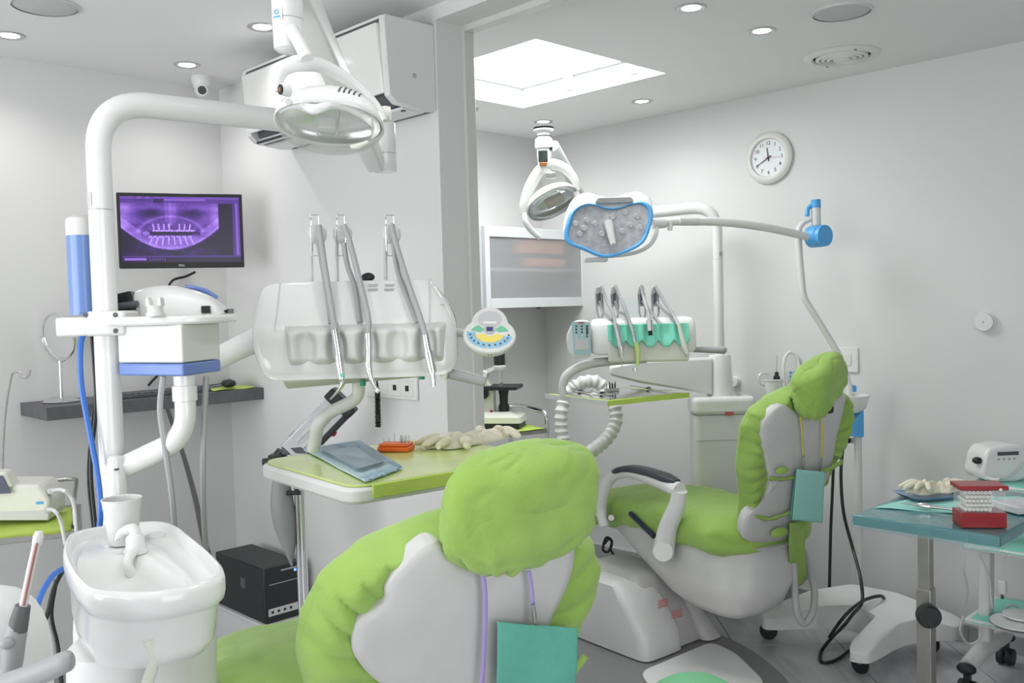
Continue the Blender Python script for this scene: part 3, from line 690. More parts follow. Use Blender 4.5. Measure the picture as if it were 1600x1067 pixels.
MB().lathe([(.029, zm_), (.0295, zm_+.02), (.0295, zt_), (.001, zt_+.002)], 26, M=Matrix.Translation((u0.x, u0.y, 0))).build('upper_joint', WHITE, lm)
MB().lathe([(.001, zb_-.004), (.018, zb_-.003), (.0275, zb_+.004), (.029, zm_-.002)], 26, M=Matrix.Translation((u0.x, u0.y, 0))).build('upper_joint_cap', WHITE, lm)
MB().cyl((u0.x, u0.y, zm_-.003), (u0.x, u0.y, zm_+.001), .0287, seg=24).build('joint_ring', GREYP, lm)
q = P(438, 20, 1.69)
lb_ = MB().grid(lambda u, v: (u0.x+.0299*math.sin(-1.0+.9*u), u0.y-.0299*math.cos(-1.0+.9*u), q.z-.011+.022*v), 8, 1).build('label', WHITE2, lm, fix=False)
o = MB(); cc = (u0.x-.0305*math.sin(.5), u0.y-.0305*math.cos(.5)); o.tube([(cc[0]+.0042*math.cos(t)*math.cos(.5), cc[1]-.0042*math.cos(t)*math.sin(.5)*1, q.z+.003+.0042*math.sin(t)) for t in [2*PI*k/20 for k in range(20)]], .0008, 6, closed=True); o.build('emblem', BLUEP, lb_)
MB().cbox((0, 0, 0), (.016, .0006, .0026), Matrix.Translation((cc[0], cc[1], q.z-.006)) @ Matrix.Rotation(-.5, 4, 'Z')).build('emblem_text', BLUEP, lb_)
# head
FH = Fr(515, 192, 1.70)
h0 = FJ.loc(FH.o)
HM = Matrix.Translation(h0) @ Matrix.Rotation(math.radians(4), 4, 'Y') @ Matrix.Rotation(math.radians(-20), 4, 'X')
hd_ = []
n1 = P(455, 45, 1.69); n2 = P(480, 92, 1.67)
MB().tube([n1, P(468, 68, 1.68), n2], [.0125, .0118, .013], 18, n=4).build('neck', WHITE, lm)
# yoke
yk = [P(437, 142, 1.66), P(434, 128, 1.66), P(445, 108, 1.67), P(472, 99, 1.68), P(505, 104, 1.72), P(550, 130, 1.76), P(585, 165, 1.78), P(597, 190, 1.78)]
MB().tube(yk, [.009, .010, .012, .015, .014, .012, .011, .010], 14, n=5).build('yoke', WHITE, lm)
q = P(452, 141, 1.62); q2 = P(439, 140, 1.61)
MB().cyl(q2, q, .0105, .0125, 22).build('tilt_pivot', WHITE, lm)
dv_ = (q2-q).normalized(); MB().cyl(q2-dv_*.001, q2+dv_*.002, .0092, seg=20).build('pivot_cap', BLACKG, lm)
MB().cyl(q2+dv_*.001, q2+dv_*.003, .004, seg=12).build('pivot_core', mat('copper', (.6, .25, .12), .3, 1), lm)
q = P(452, 160, 1.60); MB().cyl(q, q+Vector((0, -.006, .0)), .006, seg=14).build('visor_screw', LGREY, lm)
def dome(s, z0, z1, k=1.0, drop=0):
    rg = []
    for i in range(9):
        t = i/8*PI/2; c_, s_ = math.cos(t), math.sin(t)
        rg.append([(x, y, z0+(z1-z0)*s_ + drop*abs(x/.1)**2*(1-s_)) for x, y in sup(40, .100*k*max(c_, .02), .078*k*max(c_, .02), 2.2)])
    return rg
MB().loft(dome(1, -.006, .062), cap0=False).build('shell', WHITE, lm, solid=.003, M=HM, sharp=70)
# visor lip: brow over the glass
MB().loft([[(x*1.0, -.072+.05*(x/.1)**2-.008*math.cos(t), .004-.020*math.exp(-((x+.012)/.028)**2)-.028*max(0, x/.1)**2+.010*math.sin(t)) for t in [2*PI*k/10 for k in range(10)]] for x in [-.085+.0085*i for i in range(21)]]).build('brow', WHITE, lm, M=HM)
CLR = mat('clear_polycarbonate', (.62, .66, .62), .05, alpha=.20)
bowl = []
for i in range(9):
    t = i/8*PI/2; c_, s_ = math.cos(t), math.sin(t); bowl.append([(x, y, -.004-.046*s_) for x, y in sup(40, .0995*max(c_, .02), .0775*max(c_, .02), 2.2)])
MB().loft(bowl, cap0=False).build('glass_cover', CLR, lm, solid=.002, M=HM)
refl = []
for i in range(9):
    t = i/8*PI/2; c_, s_ = math.cos(t), math.sin(t); refl.append([(x, y, -.002+.044*s_) for x, y in sup(40, .094*max(c_, .02), .072*max(c_, .02), 2.2)])
MB().loft(refl, cap0=False).build('reflector', mat('faceted_reflector', (.72, .73, .72), .22, 1, bump=.15, bscale=18), lm, M=HM)
MB().cbox((.0, -.01, -.010), (.034, .02, .022)).build('lamp_shield', LGREY, lm, M=HM, bevel=.002)
for x in (-.018, .018): MB().tube([(x, -.012, .02), (x*1.1, -.012, -.02), (x*.9, -.01, -.034)], .0018, 6, n=4).build('filament_post', LGREY, lm, M=HM)
for k in range(5):
    x = .026+.0085*k; sl = []
    for t in (.42, .55, .68, .82): c_ = math.cos(t); sl.append((x, -.0785*c_*max(0, 1-(x/(.1*c_))**2.2)**(1/2.2), -.006+.0685*math.sin(t)))
    MB().tube(sl, .0021, 6).build('vent_slot', DGREY, lm, M=HM)
q = P(602, 178, 1.80); MB().lathe([(.001, -.012), (.014, -.010), (.016, 0), (.014, .010), (.001, .012)], 18, M=Matrix.Translation(q) @ Matrix.Rotation(PI/2, 4, 'Y')).build('side_knob', CREAM, lm)
MB().tube([P(548, 229, 1.66), P(560, 228, 1.66), P(574, 222, 1.67)], [.004, .006, .004], 10, n=4).build('grip', CREAM, lm)
# ================================================================ DELIVERY CONSOLE of the first chair
F = Fr(557, 515, 2.35, turn=2)
co = thing('delivery_console', 'big white dental delivery console with three hanging handpieces and round keypad', 'dental console', F)
PX = lambda px, py, y=0: F.p(px, py, y)
z_top, z_mid, z_low, z_bot = F.xz(557, 441)[1], F.xz(557, 508, -.09)[1], F.xz(557, 568, -.10)[1], F.xz(557, 588)[1]
xl, xr = F.xz(401, 515)[0], F.xz(714, 515)[0]
prof = [(.14, z_bot+.03), (.14, z_top-.02), (.12, z_top-.002), (.0, z_top), (-.012, z_top-.004), (-.060, z_mid+.03), (-.088, z_mid-.01), (-.096, z_low), (-.092, z_bot+.012), (-.075, z_bot), (.10, z_bot), (.13, z_bot+.01)]
prof = [tuple(v)[:2] for v in crom([Vector((a, b, 0)) for a, b in prof], 3, True)]
zc0 = (z_top+z_bot)/2
def crn(x, k, dz=0, dy=0): return [(x, .02+(y-.02)*k+dy, zc0+(z-zc0)*k+dz) for y, z in prof]
W = xr-xl
secs = [(0, .62), (.006, .74), (.016, .84), (.032, .92), (.06, .975), (.10, 1.0), (.25, 1.005), (.5, 1.005), (.75, 1.005), (.90, 1.0), (.94, .975), (.968, .92), (.984, .84), (.994, .74), (1, .62)]
bm_ = MB().loft([crn(xl+W*t, k) for t, k in secs])
def bend_end(v):
    x, y, z = v; t = (x-xl)/W; k = (z-zc0)/(z_top-zc0)
    if t > .5 and k > 0: x -= .060*k**1.6*((t-.5)*2)**3
    if t < .5 and k < 0: x += .034*k*k*((.5-t)*2)**3
    if t < .5 and k > 0: x += .012*k*k*((.5-t)*2)**3
    return (x, y, z)
bm_.v = [bend_end(v) for v in bm_.v]
bm_.build('body', WHITE, co, sharp=60)
# panel grooves at both ends
for px_ in ((431, 442), (673, 668)):
    a = PX(px_[0], 446, -.02); 
# grey front holder with five finger recesses
hx0, hx1 = F.xz(442, 540, -.115)[0], F.xz(697, 540, -.115)[0]
rec = [F.xz(p, 535, -.115)[0] for p in (476, 524, 573, 622, 666)]
zt_h, zb_h = F.xz(560, 507, -.11)[1], F.xz(560, 571, -.11)[1]
def hold(u, v):
    x = hx0+(hx1-hx0)*u; z = zb_h+(zt_h-zb_h)*v
    e = min(1, min(u, 1-u)/.05); e = e*(2-e)
    f = min(1, min(v, 1-v)/.22); f = f*(2-f)
    y = -.086-.036*f*e
    for k, r in enumerate(rec):
        dx = (x-r)/.022; dz = (z-(zb_h+.46*(zt_h-zb_h)))/.043
        y += .024/(1+(dx*dx+dz*dz)**3*1.0)
    x += .010*(1-v)*(0.5-u)*2*.6
    return (x, y, z)
MB().grid(hold, 120, 28).build('holder_front', mat('console_grey', (.66, .665, .65), .35), co, sharp=80, fix=False)
# end seams
for t in (.128, .872):
    x = xl+W*t; MB().tube([(x+(.0 if t < .5 else 0), prof[k][0]-.0015, prof[k][1]+.0005) for k in range(9, 19)], .0012, 5).build('panel_seam', LGREY, co)
# base pan and green valve caps
bx0, bx1 = F.xz(447, 592)[0], F.xz(697, 580)[0]
pb0 = F.xz(455, 607, -.05)[1]
MB().loft([[(x, y, z) for x, y, z in ((bx0+.012, -.06, pb0), (bx1-.12, -.05, pb0+.024), (bx1-.12, .10, pb0+.024), (bx0+.012, .10, pb0))], [(bx0, -.075, z_bot+.002), (bx1, -.075, z_bot+.002), (bx1, .11, z_bot+.002), (bx0, .11, z_bot+.002)]]).build('base_pan', CREAM, co, bevel=.006)
GRN = mat('green_cap', (.02, .30, .17), .4)
for px_, py_ in ((567, 597), (659, 587)):
    q = PX(px_, py_, -.065); MB().cyl((q.x, q.y, q.z-.009), (q.x, q.y, q.z+.006), .0075, seg=14).build('green_cap', GRN, co); MB().cyl((q.x, q.y, q.z+.006), (q.x, q.y, q.z+.016), .003, seg=8).build('valve_stem', BLACK, co)
# warning prints and symbol
prm = mat('print_grey', (.33, .33, .34), .6)
def on_slope(px_, py_): return PX(px_, py_, -.030)
for k, (a, b) in enumerate(((574, 444), (600, 444), (627, 444), (574, 451), (600, 451), (627, 451))):
    for j in range(3):
        q = on_slope(a+8, b+1.6*j)
        tz = (q.z-z_top)/(z_mid+.03-z_top); y_ = -.012-.048*max(0, min(1, tz))-.0016
        MB().cbox((q.x, y_, q.z), (.026-.004*(j == 2), .0008, .0011)).build('print_line', prm, co)
q = PX(692, 476, -.03); MB().cbox((q.x, -.047, q.z), (.010, .001, .002)).build('symbol', prm, co)
# support arm to the unit and tray arm
MB().tube([PX(415, 525, .05), PX(370, 545, .04), PX(318, 572, .02)], [.034, .031, .029], 20, n=4).build('support_arm', WHITE, co)
MB().tube([PX(560, 592, .0), PX(556, 622, .0), PX(515, 645, -.01), PX(497, 664, -.02), PX(493, 685, -.01), PX(489, 703, .0)], .0165, 16, n=6).build('tray_arm', OFFW, co)
# grey handle on the right
MB().tube([PX(690, 582, -.05), PX(720, 587, -.06), PX(752, 595, -.07), PX(759, 597, -.072)], [.012, .0145, .013, .009], 16, n=4).build('handle', MGREY, co)
MB().ell(PX(694, 584, -.07), (.009, .006, .016)).build('handle_lever', CREAM, co)
MB().ell(PX(575, 433, .06), (.018, .014, .012)).build('rear_knob', BLACK, co)
# coiled cord under the console
pts = []
for i in range(220):
    t = i/219
    if t < .5: c_ = PX(589+2*t, 592+150*t, .03)
    else: c_ = PX(592-4*(t-.5), 667-150*(t-.5)*.9, .035)
    w_ = (1 if .08 < t < .92 else .2)*.0055
    pts.append((c_.x+w_*math.cos(i*1.15), c_.y+w_*math.sin(i*1.15), c_.z))
MB().tube(pts, .0019, 5).build('coiled_cord', BLACK, co)
# hangers, hoses and handpieces
HOSE = mat('grey_hose', (.40, .41, .415), .45)
def hanger(px_, dx, hose, rear):
    c_ = PX(px_, 366, .03)
    MB().tube([PX(px_-10, 440, .05), PX(px_-11, 400, .05), PX(px_-10, 366, .045)], .0048, 8).build('hanger_post', OFFW, co)
    MB().ell((c_.x-.003, c_.y+.004, c_.z), (.0245, .018, .024), 3, 2.6).build('hose_roller', OFFW, co)
    b0 = F.xz(px_, 341)[1]-F.xz(px_, 366)[1]; b1 = F.xz(px_, 398)[1]-F.xz(px_, 366)[1]
    loop = [(-.010, b0), (-.0085, b0+.006), (.0085, b0+.006), (.010, b0), (.011, 0), (.010, b1), (.005, b1-.004), (-.005, b1-.004), (-.010, b1), (-.011, 0)]
    MB().tube([(c_.x+a-.003, c_.y-.022, c_.z+b) for a, b in loop], .0016, 6, n=3, closed=True).build('wire_bail', CHROME, co)
    MB().tube([PX(a, b, y) for a, b, y in hose], .0075, 10, n=5).build('hose', HOSE, co)
    MB().tube([PX(a, b, y) for a, b, y in rear], .0066, 10, n=5).build('hose', HOSE, co)
hanger(497, 0, [(498, 352, .0), (501, 372, -.01), (508, 420, -.05), (517, 475, -.10), (522, 508, -.125)], [(497, 377, .005), (502, 405, -.01), (511, 460, -.05), (517, 505, -.085)])
hanger(537, 0, [(537, 351, .0), (547, 380, -.01), (562, 440, -.06), (575, 495, -.12), (575, 522, -.135)], [(537, 380, .005), (543, 415, -.01), (555, 450, -.04), (562, 504, -.085)])
hanger(613, 0, [(611, 350, .0), (620, 385, -.01), (637, 440, -.06), (656, 495, -.12), (665, 524, -.135)], [(614, 380, .005), (622, 425, -.01), (638, 468, -.05), (652, 505, -.085)])
MB().tube([PX(522, 504, -.125), PX(523, 516, -.127)], [.010, .011], 14).build('syringe_collar', HOSE, co)
MB().tube([PX(523, 514, -.127), PX(529, 555, -.133), PX(534, 592, -.137)], [.0105, .0100, .0085], 16).build('air_syringe', CHROME, co)
MB().tube([PX(534, 591, -.137), PX(535, 600, -.137), PX(527, 612, -.14), PX(516, 624, -.142)], [.0075, .0065, .0035, .0022], 12, n=5).build('syringe_tip', CHROME, co)
q = PX(534, 586, -.147); MB().cbox(q, (.009, .004, .010)).build('syringe_button', MINT, co, bevel=.001)
MB().tube([PX(575, 521, -.135), PX(576, 545, -.137)], [.0098, .0092], 16).build('motor_sleeve', CHROME, co)
MB().tube([PX(576, 545, -.137), PX(576, 570, -.14), PX(580, 592, -.142), PX(589, 610, -.145)], [.0085, .0085, .0065, .0045], 14, n=4).build('handpiece', CHROME, co)
q = PX(590, 611, -.146); MB().cyl(q-Vector((.004, 0, .002)), q+Vector((.004, 0, .004)), .0055, seg=12).build('handpiece_head', CREAM, co)
MB().tube([PX(664, 523, -.135), PX(669, 550, -.137)], [.0088, .0092], 16).build('motor_sleeve', CHROME, co)
MB().tube([PX(669, 549, -.137), PX(676, 582, -.141)], [.0118, .0105], 18).build('micromotor', CHROME, co)
MB().tube([PX(676, 582, -.141), PX(678, 604, -.144)], [.0062, .0052], 12).build('motor_nose', CHROME, co)
# round keypad
K = PX(765, 520, -.06); KM = Matrix.Translation(K) @ Matrix.Rotation(math.radians(-28), 4, 'X') @ Matrix.Rotation(math.radians(3), 4, 'Y')
sc = 2.3/1428
def kout(k, dz=0):
    o_ = []
    for t in [2*PI*i/56 for i in range(56)]:
        x, z = math.cos(t), math.sin(t)
        ex, ez = 41*x, -4+27*z
        # upper lobe
        if z > .25: 
            lob = 27; a = math.atan2(ez-4, ex); 
            r1 = math.hypot(ex, ez-4); r2 = 24 if r1 else 0
            if abs(ex) < 30: ez = max(ez, 12+math.sqrt(max(0, 29**2-ex*ex))*.95)
        o_.append((ex*sc*k, (ez+dz)*sc*k*1.12))
    return o_
ko = kout(1)
kb = MB().loft([[(x*.70, .030, z*.70-.012) for x, z in ko], [(x*.92, .020, z*.92-.006) for x, z in ko], [(x*1.02, .006, z*1.02) for x, z in ko], [(x, -.002, z) for x, z in ko], [(x*.94, -.0035, z*.94) for x, z in ko]]).build('keypad_housing', OFFW, co, M=KM, sharp=60)
def kdisc(cx, cz, rx, rz, y, t0=0, t1=2*PI, r0=0): 
    m = MB(); n = 24; vs = []
    for i in range(n+1):
        t = t0+(t1-t0)*i/n; vs += [((cx+rx*r0*math.cos(t))*sc, y, (cz+rz*r0*math.sin(t))*sc), ((cx+rx*math.cos(t))*sc, y, (cz+rz*math.sin(t))*sc)]
    return m.add(vs, [(2*i, 2*i+1, 2*i+3, 2*i+2) for i in range(n)])
kdisc(0, 20, 25, 20, -.0042).build('pad_recess', LGREY, kb, fix=False)
kdisc(0, 22, 19, 15, -.0048).build('pad_window', mat('keypad_grey', (.50, .50, .51), .5), kb, fix=False)
KB, KG, KY = mat('keypad_blue', (.25, .52, .72), .5), mat('keypad_green', (.16, .50, .32), .5), mat('keypad_yellow', (.80, .66, .14), .5)
for k in range(8):
    a0 = PI+.15+k*(PI+1.0-.6)/8*.92-.35
    kdisc(0, -4, 36, 24, -.0045, a0, a0+.36, .62).build('key_blue', KB, kb, fix=False)
for a0 in (.25, PI-.95): kdisc(0, -2, 30, 17, -.0048, a0, a0+.7, .45).build('key_green', KG, kb, fix=False)
kdisc(0, -3, 22, 15, -.0046, PI+.1, 2*PI-.1, .3).build('key_yellow', KY, kb, fix=False)
kdisc(0, 4, 9, 8, -.0052).build('dial', GREYP, kb, fix=False)
MB().cbox((0, -.0058, 5*sc), (10*sc, .001, 7*sc)).build('display', mat('navy_display', (.02, .03, .16), .2), kb)
MB().cbox((0, -.0052, 16.5*sc), (22*sc, .002, 4*sc)).build('keypad_bar', WHITE2, kb, bevel=.001)
for k in range(11):
    t = PI+.05+k*.305; MB().cyl((30*sc*math.cos(t), -.0047, (-4+19*math.sin(t))*sc), (30*sc*math.cos(t), -.0054, (-4+19*math.sin(t))*sc), .0028, seg=8).build('key_mark', DGREY, kb)
for dx in (-1, 4): MB().cbox(((dx)*sc, .008, -34*sc), (.002, .004, .007)).build('housing_slot', DGREY, kb)
MB().tube([PX(711, 518, .0), PX(742, 525, -.03)], .011, 12).build('keypad_arm', OFFW, co)
# ================================================================ GREEN BRACKET TRAY
ZT = 1.17
A, B_, C_ = hit(546, 762, 2, ZT), hit(452, 713, 2, ZT), hit(712, 735, 2, ZT)
ex = (C_-A).normalized(); ey = (B_-A); LY = ey.length; ey = (ey - ex*ex.dot(ey)).normalized(); LX = .56
TM = Matrix(((ex.x, ey.x, 0, A.x), (ex.y, ey.y, 0, A.y), (0, 0, 1, ZT), (0, 0, 0, 1)))
TI = TM.inverted()
tr = thing('bracket_tray', 'wide white instrument tray lined with lime paper below the big delivery console', 'tray', TM)
def TL(px, py, dz=0): return TI @ hit(px, py, 2, ZT+dz)
pl = rpoly([(0, 0), (LX, 0), (LX, LY), (0, LY)], [.05, .04, .04, .07], 6)
MB().slab([(x, y) for x, y in pl], -.042, -.006).build('tray', WHITE2, tr, bevel=.008)
MB().slab([(.012+(x)*.972, .004+y*.985) for x, y in pl], -.006, 0).build('paper_liner', mat('lime_liner_under_film', (.58, .70, .24), .25, var=.12, vscale=6, coat=.4), tr, bevel=.002)
MB().box((.055, -.004, -.032), (LX-.03, .002, -.001)).build('paper_skirt', LIME, tr, bevel=.002)
# sterilised tray in its pouch
pw = [TL(a, b, .006) for a, b in ((474, 701), (562, 688), (630, 730), (571, 752))]
p0, p1, p2, p3 = pw
def quad(u, v, z): 
    a = p0.lerp(p1, u); b = p3.lerp(p2, u); q = a.lerp(b, v); return (q.x, q.y, z)
po = thing('sterile_pouch', 'steel instrument tray sealed in a blue transparent sterilisation pouch', 'pouch', TM)
MB().grid(lambda u, v: quad(u, v, .0025+.002*abs(math.sin(9*u+5*v))), 16, 16).build('paper_back', mat('pouch_paper', (.55, .72, .76), .6), po, solid=.0008)
ins = [Vector(quad(u, v, 0)) for u, v in ((.15, .13), (.84, .13), (.84, .82), (.15, .82))]
inn = rpoly([(v.x, v.y) for v in ins], .02, 4)
cxx, cyy = sum(a for a, b in inn)/len(inn), sum(b for a, b in inn)/len(inn)
MB().loft([[(cxx+(a-cxx)*.9, cyy+(b-cyy)*.9, .0042) for a, b in inn], [(a, b, .016) for a, b in inn], [(cxx+(a-cxx)*1.03, cyy+(b-cyy)*1.03, .016) for a, b in inn], [(cxx+(a-cxx)*.985, cyy+(b-cyy)*.985, .0165) for a, b in inn], [(cxx+(a-cxx)*.885, cyy+(b-cyy)*.885, .006) for a, b in inn]]).build('steel_tray', mat('steel_blue', (.22, .32, .40), .25, .7), po)
MB().grid(lambda u, v: quad(u*.96+.02, v*.96+.02, .019+.004*noise.noise(Vector((u*7, v*7, 2)))-(.014*(max(abs(u-.5), abs(v-.5))*2)**8)), 26, 26).build('film', FILM, po, solid=.0004)
for (u0, v0, u1, v1) in ((.90, .0, 1.0, .98), (.0, .90, .90, 1.0), (0, 0, .9, .07)):
    MB().grid(lambda u, v: quad(u0+(u1-u0)*u, v0+(v1-v0)*v, .0058+.002*math.sin(40*(u+v))), 20, 4).build('seal_band', mat('pouch_seal', (.42, .60, .70), .35, var=.2, vscale=40), po, solid=.0006)
# bur block
q = TL(619, 697, .012); o1, o2 = TL(594, 697), TL(646, 697)
an = math.atan2((o2-o1).y, (o2-o1).x)
wv = (o2-o1).length
bb = thing('bur_block', 'small orange block holding thin dental burs on the lime tray', 'bur holder', TM @ Matrix.Translation((q.x, q.y, .0006)) @ Matrix.Rotation(an, 4, 'Z'))
MB().box((-wv*.46, -.030, 0), (wv*.46, .030, .013)).build('base', ORANGE, bb, bevel=.003)
MB().box((-wv*.43, -.027, .0135), (wv*.43, .027, .021)).build('lid', ORANGE, bb, bevel=.003)
for k, (x, y, h_) in enumerate([(-.03, -.012, .014), (-.022, .008, .013), (-.004, .0, .026), (.010, .01, .02)]+[(.012+.0052*i, .012-.004*(i % 2), .019) for i in range(5)]+[(.014+.006*i, -.008, .014) for i in range(4)]):
    MB().cyl((x, y, .02), (x, y, .02+h_), .0011, seg=6).build('bur', STEEL, bb)
# crumpled latex gloves
gl = thing('latex_gloves', 'crumpled pair of cream latex gloves on the lime tray', 'gloves', TM @ Matrix.Translation((*TL(738, 693)[:2], .0012)))
def glove(nm, pts, fingers):
    m = MB()
    def pal(u, v):
        t = 2*PI*u; r = v; n_ = noise.noise(Vector((u*6, v*3, len(nm))))
        return None
    c0 = Vector(pts)
    m.grid(lambda u, v: (c0.x+(.085*math.cos(2*PI*u))*(v)*(1+.18*math.sin(5*2*PI*u)), c0.y+(.05*math.sin(2*PI*u))*v*(1+.2*math.cos(3*2*PI*u)), .001+.030*(1-v**2.2)*(1+.5*noise.noise(Vector((3*math.cos(2*PI*u)*v, 3*math.sin(2*PI*u)*v, 1.7*len(fingers)))))), 40, 9)
    m.build('glove_palm', LATEX, gl, solid=.001, fix=False)
    for a, l_ in fingers:
        d = Vector((math.cos(a), math.sin(a), 0)); s_ = Vector((-d.y, d.x, 0)); b = c0+d*.055
        MB().tube([(b.x, b.y, .020), tuple(b+d*l_*.4+s_*.006+Vector((0, 0, .022))), tuple(b+d*l_*.75-s_*.004+Vector((0, 0, .013))), tuple(b+d*l_+Vector((0, 0, .010)))], [.013, .011, .010, .006], 10, n=4).build('glove_finger', LATEX, gl)
glove('a', (-.05, 0, 0), [(2.6, .06), (3.1, .055), (3.6, .05), (2.1, .045), (4.4, .05)])
glove('bb', (.06, .02, 0), [(.3, .05), (-.2, .05), (-.8, .045), (1.1, .04)])
# ================================================================ TREATMENT CHAIRS
REC = math.radians(20)
def sstep(a, b, x):
    t = max(0, min(1, (x-a)/(b-a))); return t*t*(3-2*t)
def chair_frame(px, py, d, turn, s_at):
    F0 = Fr(px, py, d, turn); hg = F0.M @ Vector((0, s_at*math.sin(REC), -s_at*math.cos(REC)))
    return Fr(0, 0, 0, turn=turn, o=(hg.x, hg.y, 0)), hg.z
def interp(tab, s):
    for (a, x), (b, y) in zip(tab, tab[1:]):
        if a <= s <= b: t = (s-a)/(b-a); t = t*t*(3-2*t)*.4+t*.6; return x+(y-x)*t
    return tab[-1][1] if s > tab[-1][0] else tab[0][1]
WT = [(-.02, .175), (.05, .19), (.14, .225), (.24, .265), (.33, .288), (.40, .288), (.46, .262), (.505, .205), (.53, .14), (.545, .06)]
def cushion_back(root, BM, seed, m):
    """green cover puffed over the backrest, gathered round its edge, open in the middle of the back"""
    rings = []; NS, NT = 130, 200
    for i in range(NS+1):
        s = -.02+.565*(1-(1-i/NS)**1.25); w = interp(WT, s); rg = []
        th = .062*min(1, (.56-s)/.07)**.5
        for k in range(NT):
            t = 2*PI*k/NT; c, q = math.cos(t), math.sin(t)
            x = w*math.copysign(abs(c)**.75, c); back = q < 0
            n = (.062 if not back else .088)*math.copysign(abs(q)**.75, q)*min(1, th/.062+.12)
            ax = abs(x)/.29
            if back: n *= .66+.34*max(sstep(.62, .92, abs(x)/max(w, .01)), sstep(.515, .55, s))
            ph = math.atan2(s-.27, x)
            q_ = ph*32+7*noise.noise(Vector((x*5, s*5, seed))); ax_ = abs(x)/max(w, .01)
            gat = .021*(abs(math.sin(q_/2))**.6-.6)*(.4+1.2*abs(noise.noise(Vector((math.cos(ph)*3, math.sin(ph)*3, seed+5)))))*sstep(.35, .60, ax_)*(1-.55*sstep(.8, 1, ax_))
            fold = .006*noise.noise(Vector((x*7, s*8, seed+3))) + .0012*noise.noise(Vector((x*10, s*40, seed+9)))
            edge = sstep(.45, .9, abs(x)/max(w, .01))
            rad = 1+fold*edge*(3.2 if back else 1.2)/max(w, .1)
            n -= gat if back else 0
            rg.append((x*rad, n*(1+fold*edge*10), s+.004*noise.noise(Vector((x*14, n*14, s*8+seed)))))
        rings.append(rg)
    return MB().loft(rings).build('backrest_cover', m, root, M=BM, sharp=180)
def back_shell(root, BM, poly, m):
    pl = crom([Vector((a, 0, b)) for a, b in poly], 4, True); cx = sum(v.x for v in pl)/len(pl); cz = sum(v.z for v in pl)/len(pl)
    R = lambda k, n: [(cx+(v.x-cx)*k, n, cz+(v.z-cz)*k) for v in pl]
    return MB().loft([R(.98, -.030), R(1, -.062), R(.99, -.068), R(.90, -.073), R(.55, -.079), R(.05, -.081)]).build('backrest_shell', m, root, M=BM, sharp=60)
def head_cover(root, M, r, seed, m, nm='headrest_cover'):
    rings = []; NS, NT = 40, 80
    for i in range(NS+1):
        t = -PI/2+PI*i/NS; t = max(-PI/2+.05, min(PI/2-.05, t)); ct, st = math.cos(t), math.sin(t); rg = []
        for k in range(NT):
            a = 2*PI*k/NT; c, q = math.cos(a), math.sin(a)
            kk = abs(ct)**.62
            x = r[0]*kk*math.copysign(abs(c)**.8, c); y = r[1]*kk*math.copysign(abs(q)**.85, q); z = r[2]*math.copysign(abs(st)**.8, st)
            d = Vector((x/r[0], y/r[1], z/r[2]))
            low = sstep(.25, -.9, d.z); ux = .007*(abs(math.sin(a*4.5+3*noise.noise(d*1.3)))**.5-.6)*sstep(-.1, -.8, d.z)
            wv = .012*noise.noise(d*1.1+Vector((seed, 0, 0))) - .006*max(0, 1-abs(noise.noise(Vector((d.x*2.2+d.z, d.y*2, d.z*1.4+seed))))*9)*.5 + .0022*low*math.sin(a*17+5*noise.noise(d*2))
            wv += ux; f = 1+wv/min(r[0], .09); rg.append((x*f, y*(f+ .6*wv/.06), z*f))
        rings.append(rg)
    return MB().loft(rings).build(nm, m, root, M=M, sharp=180)
def seat_cover(root, z, y0, y1, hw, seed, m, T_=.055):
    rings = []; NS, NT = 50, 72
    for i in range(NS+1):
        u = i/NS; y = y0+(y1-y0)*u; w = hw*(1-.12*u)*min(1, (.25+abs(u)*9)**.5, (.02+(1-u)*7)**.5); dz = -.10*sstep(.55, 1, u)*.6
        th = T_*min(1, (.2+u*10)**.5, (.05+(1-u)*8)**.5); rg = []
        for k in range(NT):
            a = 2*PI*k/NT; c, q = math.cos(a), math.sin(a)
            x = w*math.copysign(abs(c)**.6, c); zz = z-T_+dz+th*math.copysign(abs(q)**.6, q)
            fo = .006*noise.noise(Vector((x*8, y*6, seed)))+.004*math.sin(y*60+4*noise.noise(Vector((x*5, y*5, seed))))*sstep(.6, 1, abs(x)/max(w, .01))
            if zz < z-T_: zz += .022*noise.noise(Vector((x*6, y*9, seed+2)))
            rg.append((x*(1+fo*3), y, zz+fo))
        rings.append(rg)
    return MB().loft(rings).build('seat_cover', m, root, sharp=180)
SHELLP = [(-.10, .485), (-.165, .43), (-.19, .375), (-.20, .325), (-.245, .275), (-.25, .22), (-.215, .12), (-.18, .0), (0, -.02), (.18, .0), (.215, .12), (.25, .24), (.262, .34), (.25, .43), (.19, .485), (0, .50)]
SHELLM = mat('chair_shell', (.60, .595, .585), .42, var=.04, vscale=12)
# ---------------- first chair
FC, z0 = chair_frame(715, 930, 1.62, 30, .38)
ch = thing('treatment_chair', 'dental chair in lime covers whose back carries a lilac strap and teal bib', 'dental chair', FC)
BM = Matrix.Translation((0, 0, z0)) @ Matrix.Rotation(REC, 4, 'X')
BI = BM.inverted()
cushion_back(ch, BM, 1.3, GREEN)
def to_plane(F_, BI_, px, py, n):
    a = BI_ @ F_.loc(CO); b = BI_.to_3x3() @ (F_.I.to_3x3() @ ray(px, py)); q = a+b*((n-a.y)/b.y); return (q.x, q.z)
SHELLP = [to_plane(FC, BI, a, b, -.072) for a, b in ((672, 853), (632, 888), (607, 918), (602, 946), (562, 974), (554, 1000), (557, 1030), (600, 1075), (690, 1110), (790, 1110), (845, 1050), (862, 976), (884, 930), (899, 885), (897, 845), (860, 850), (800, 868), (735, 872), (700, 858))]
back_shell(ch, BM, SHELLP, SHELLM)
hc = FC.loc(Q(814, 788, 1.53))
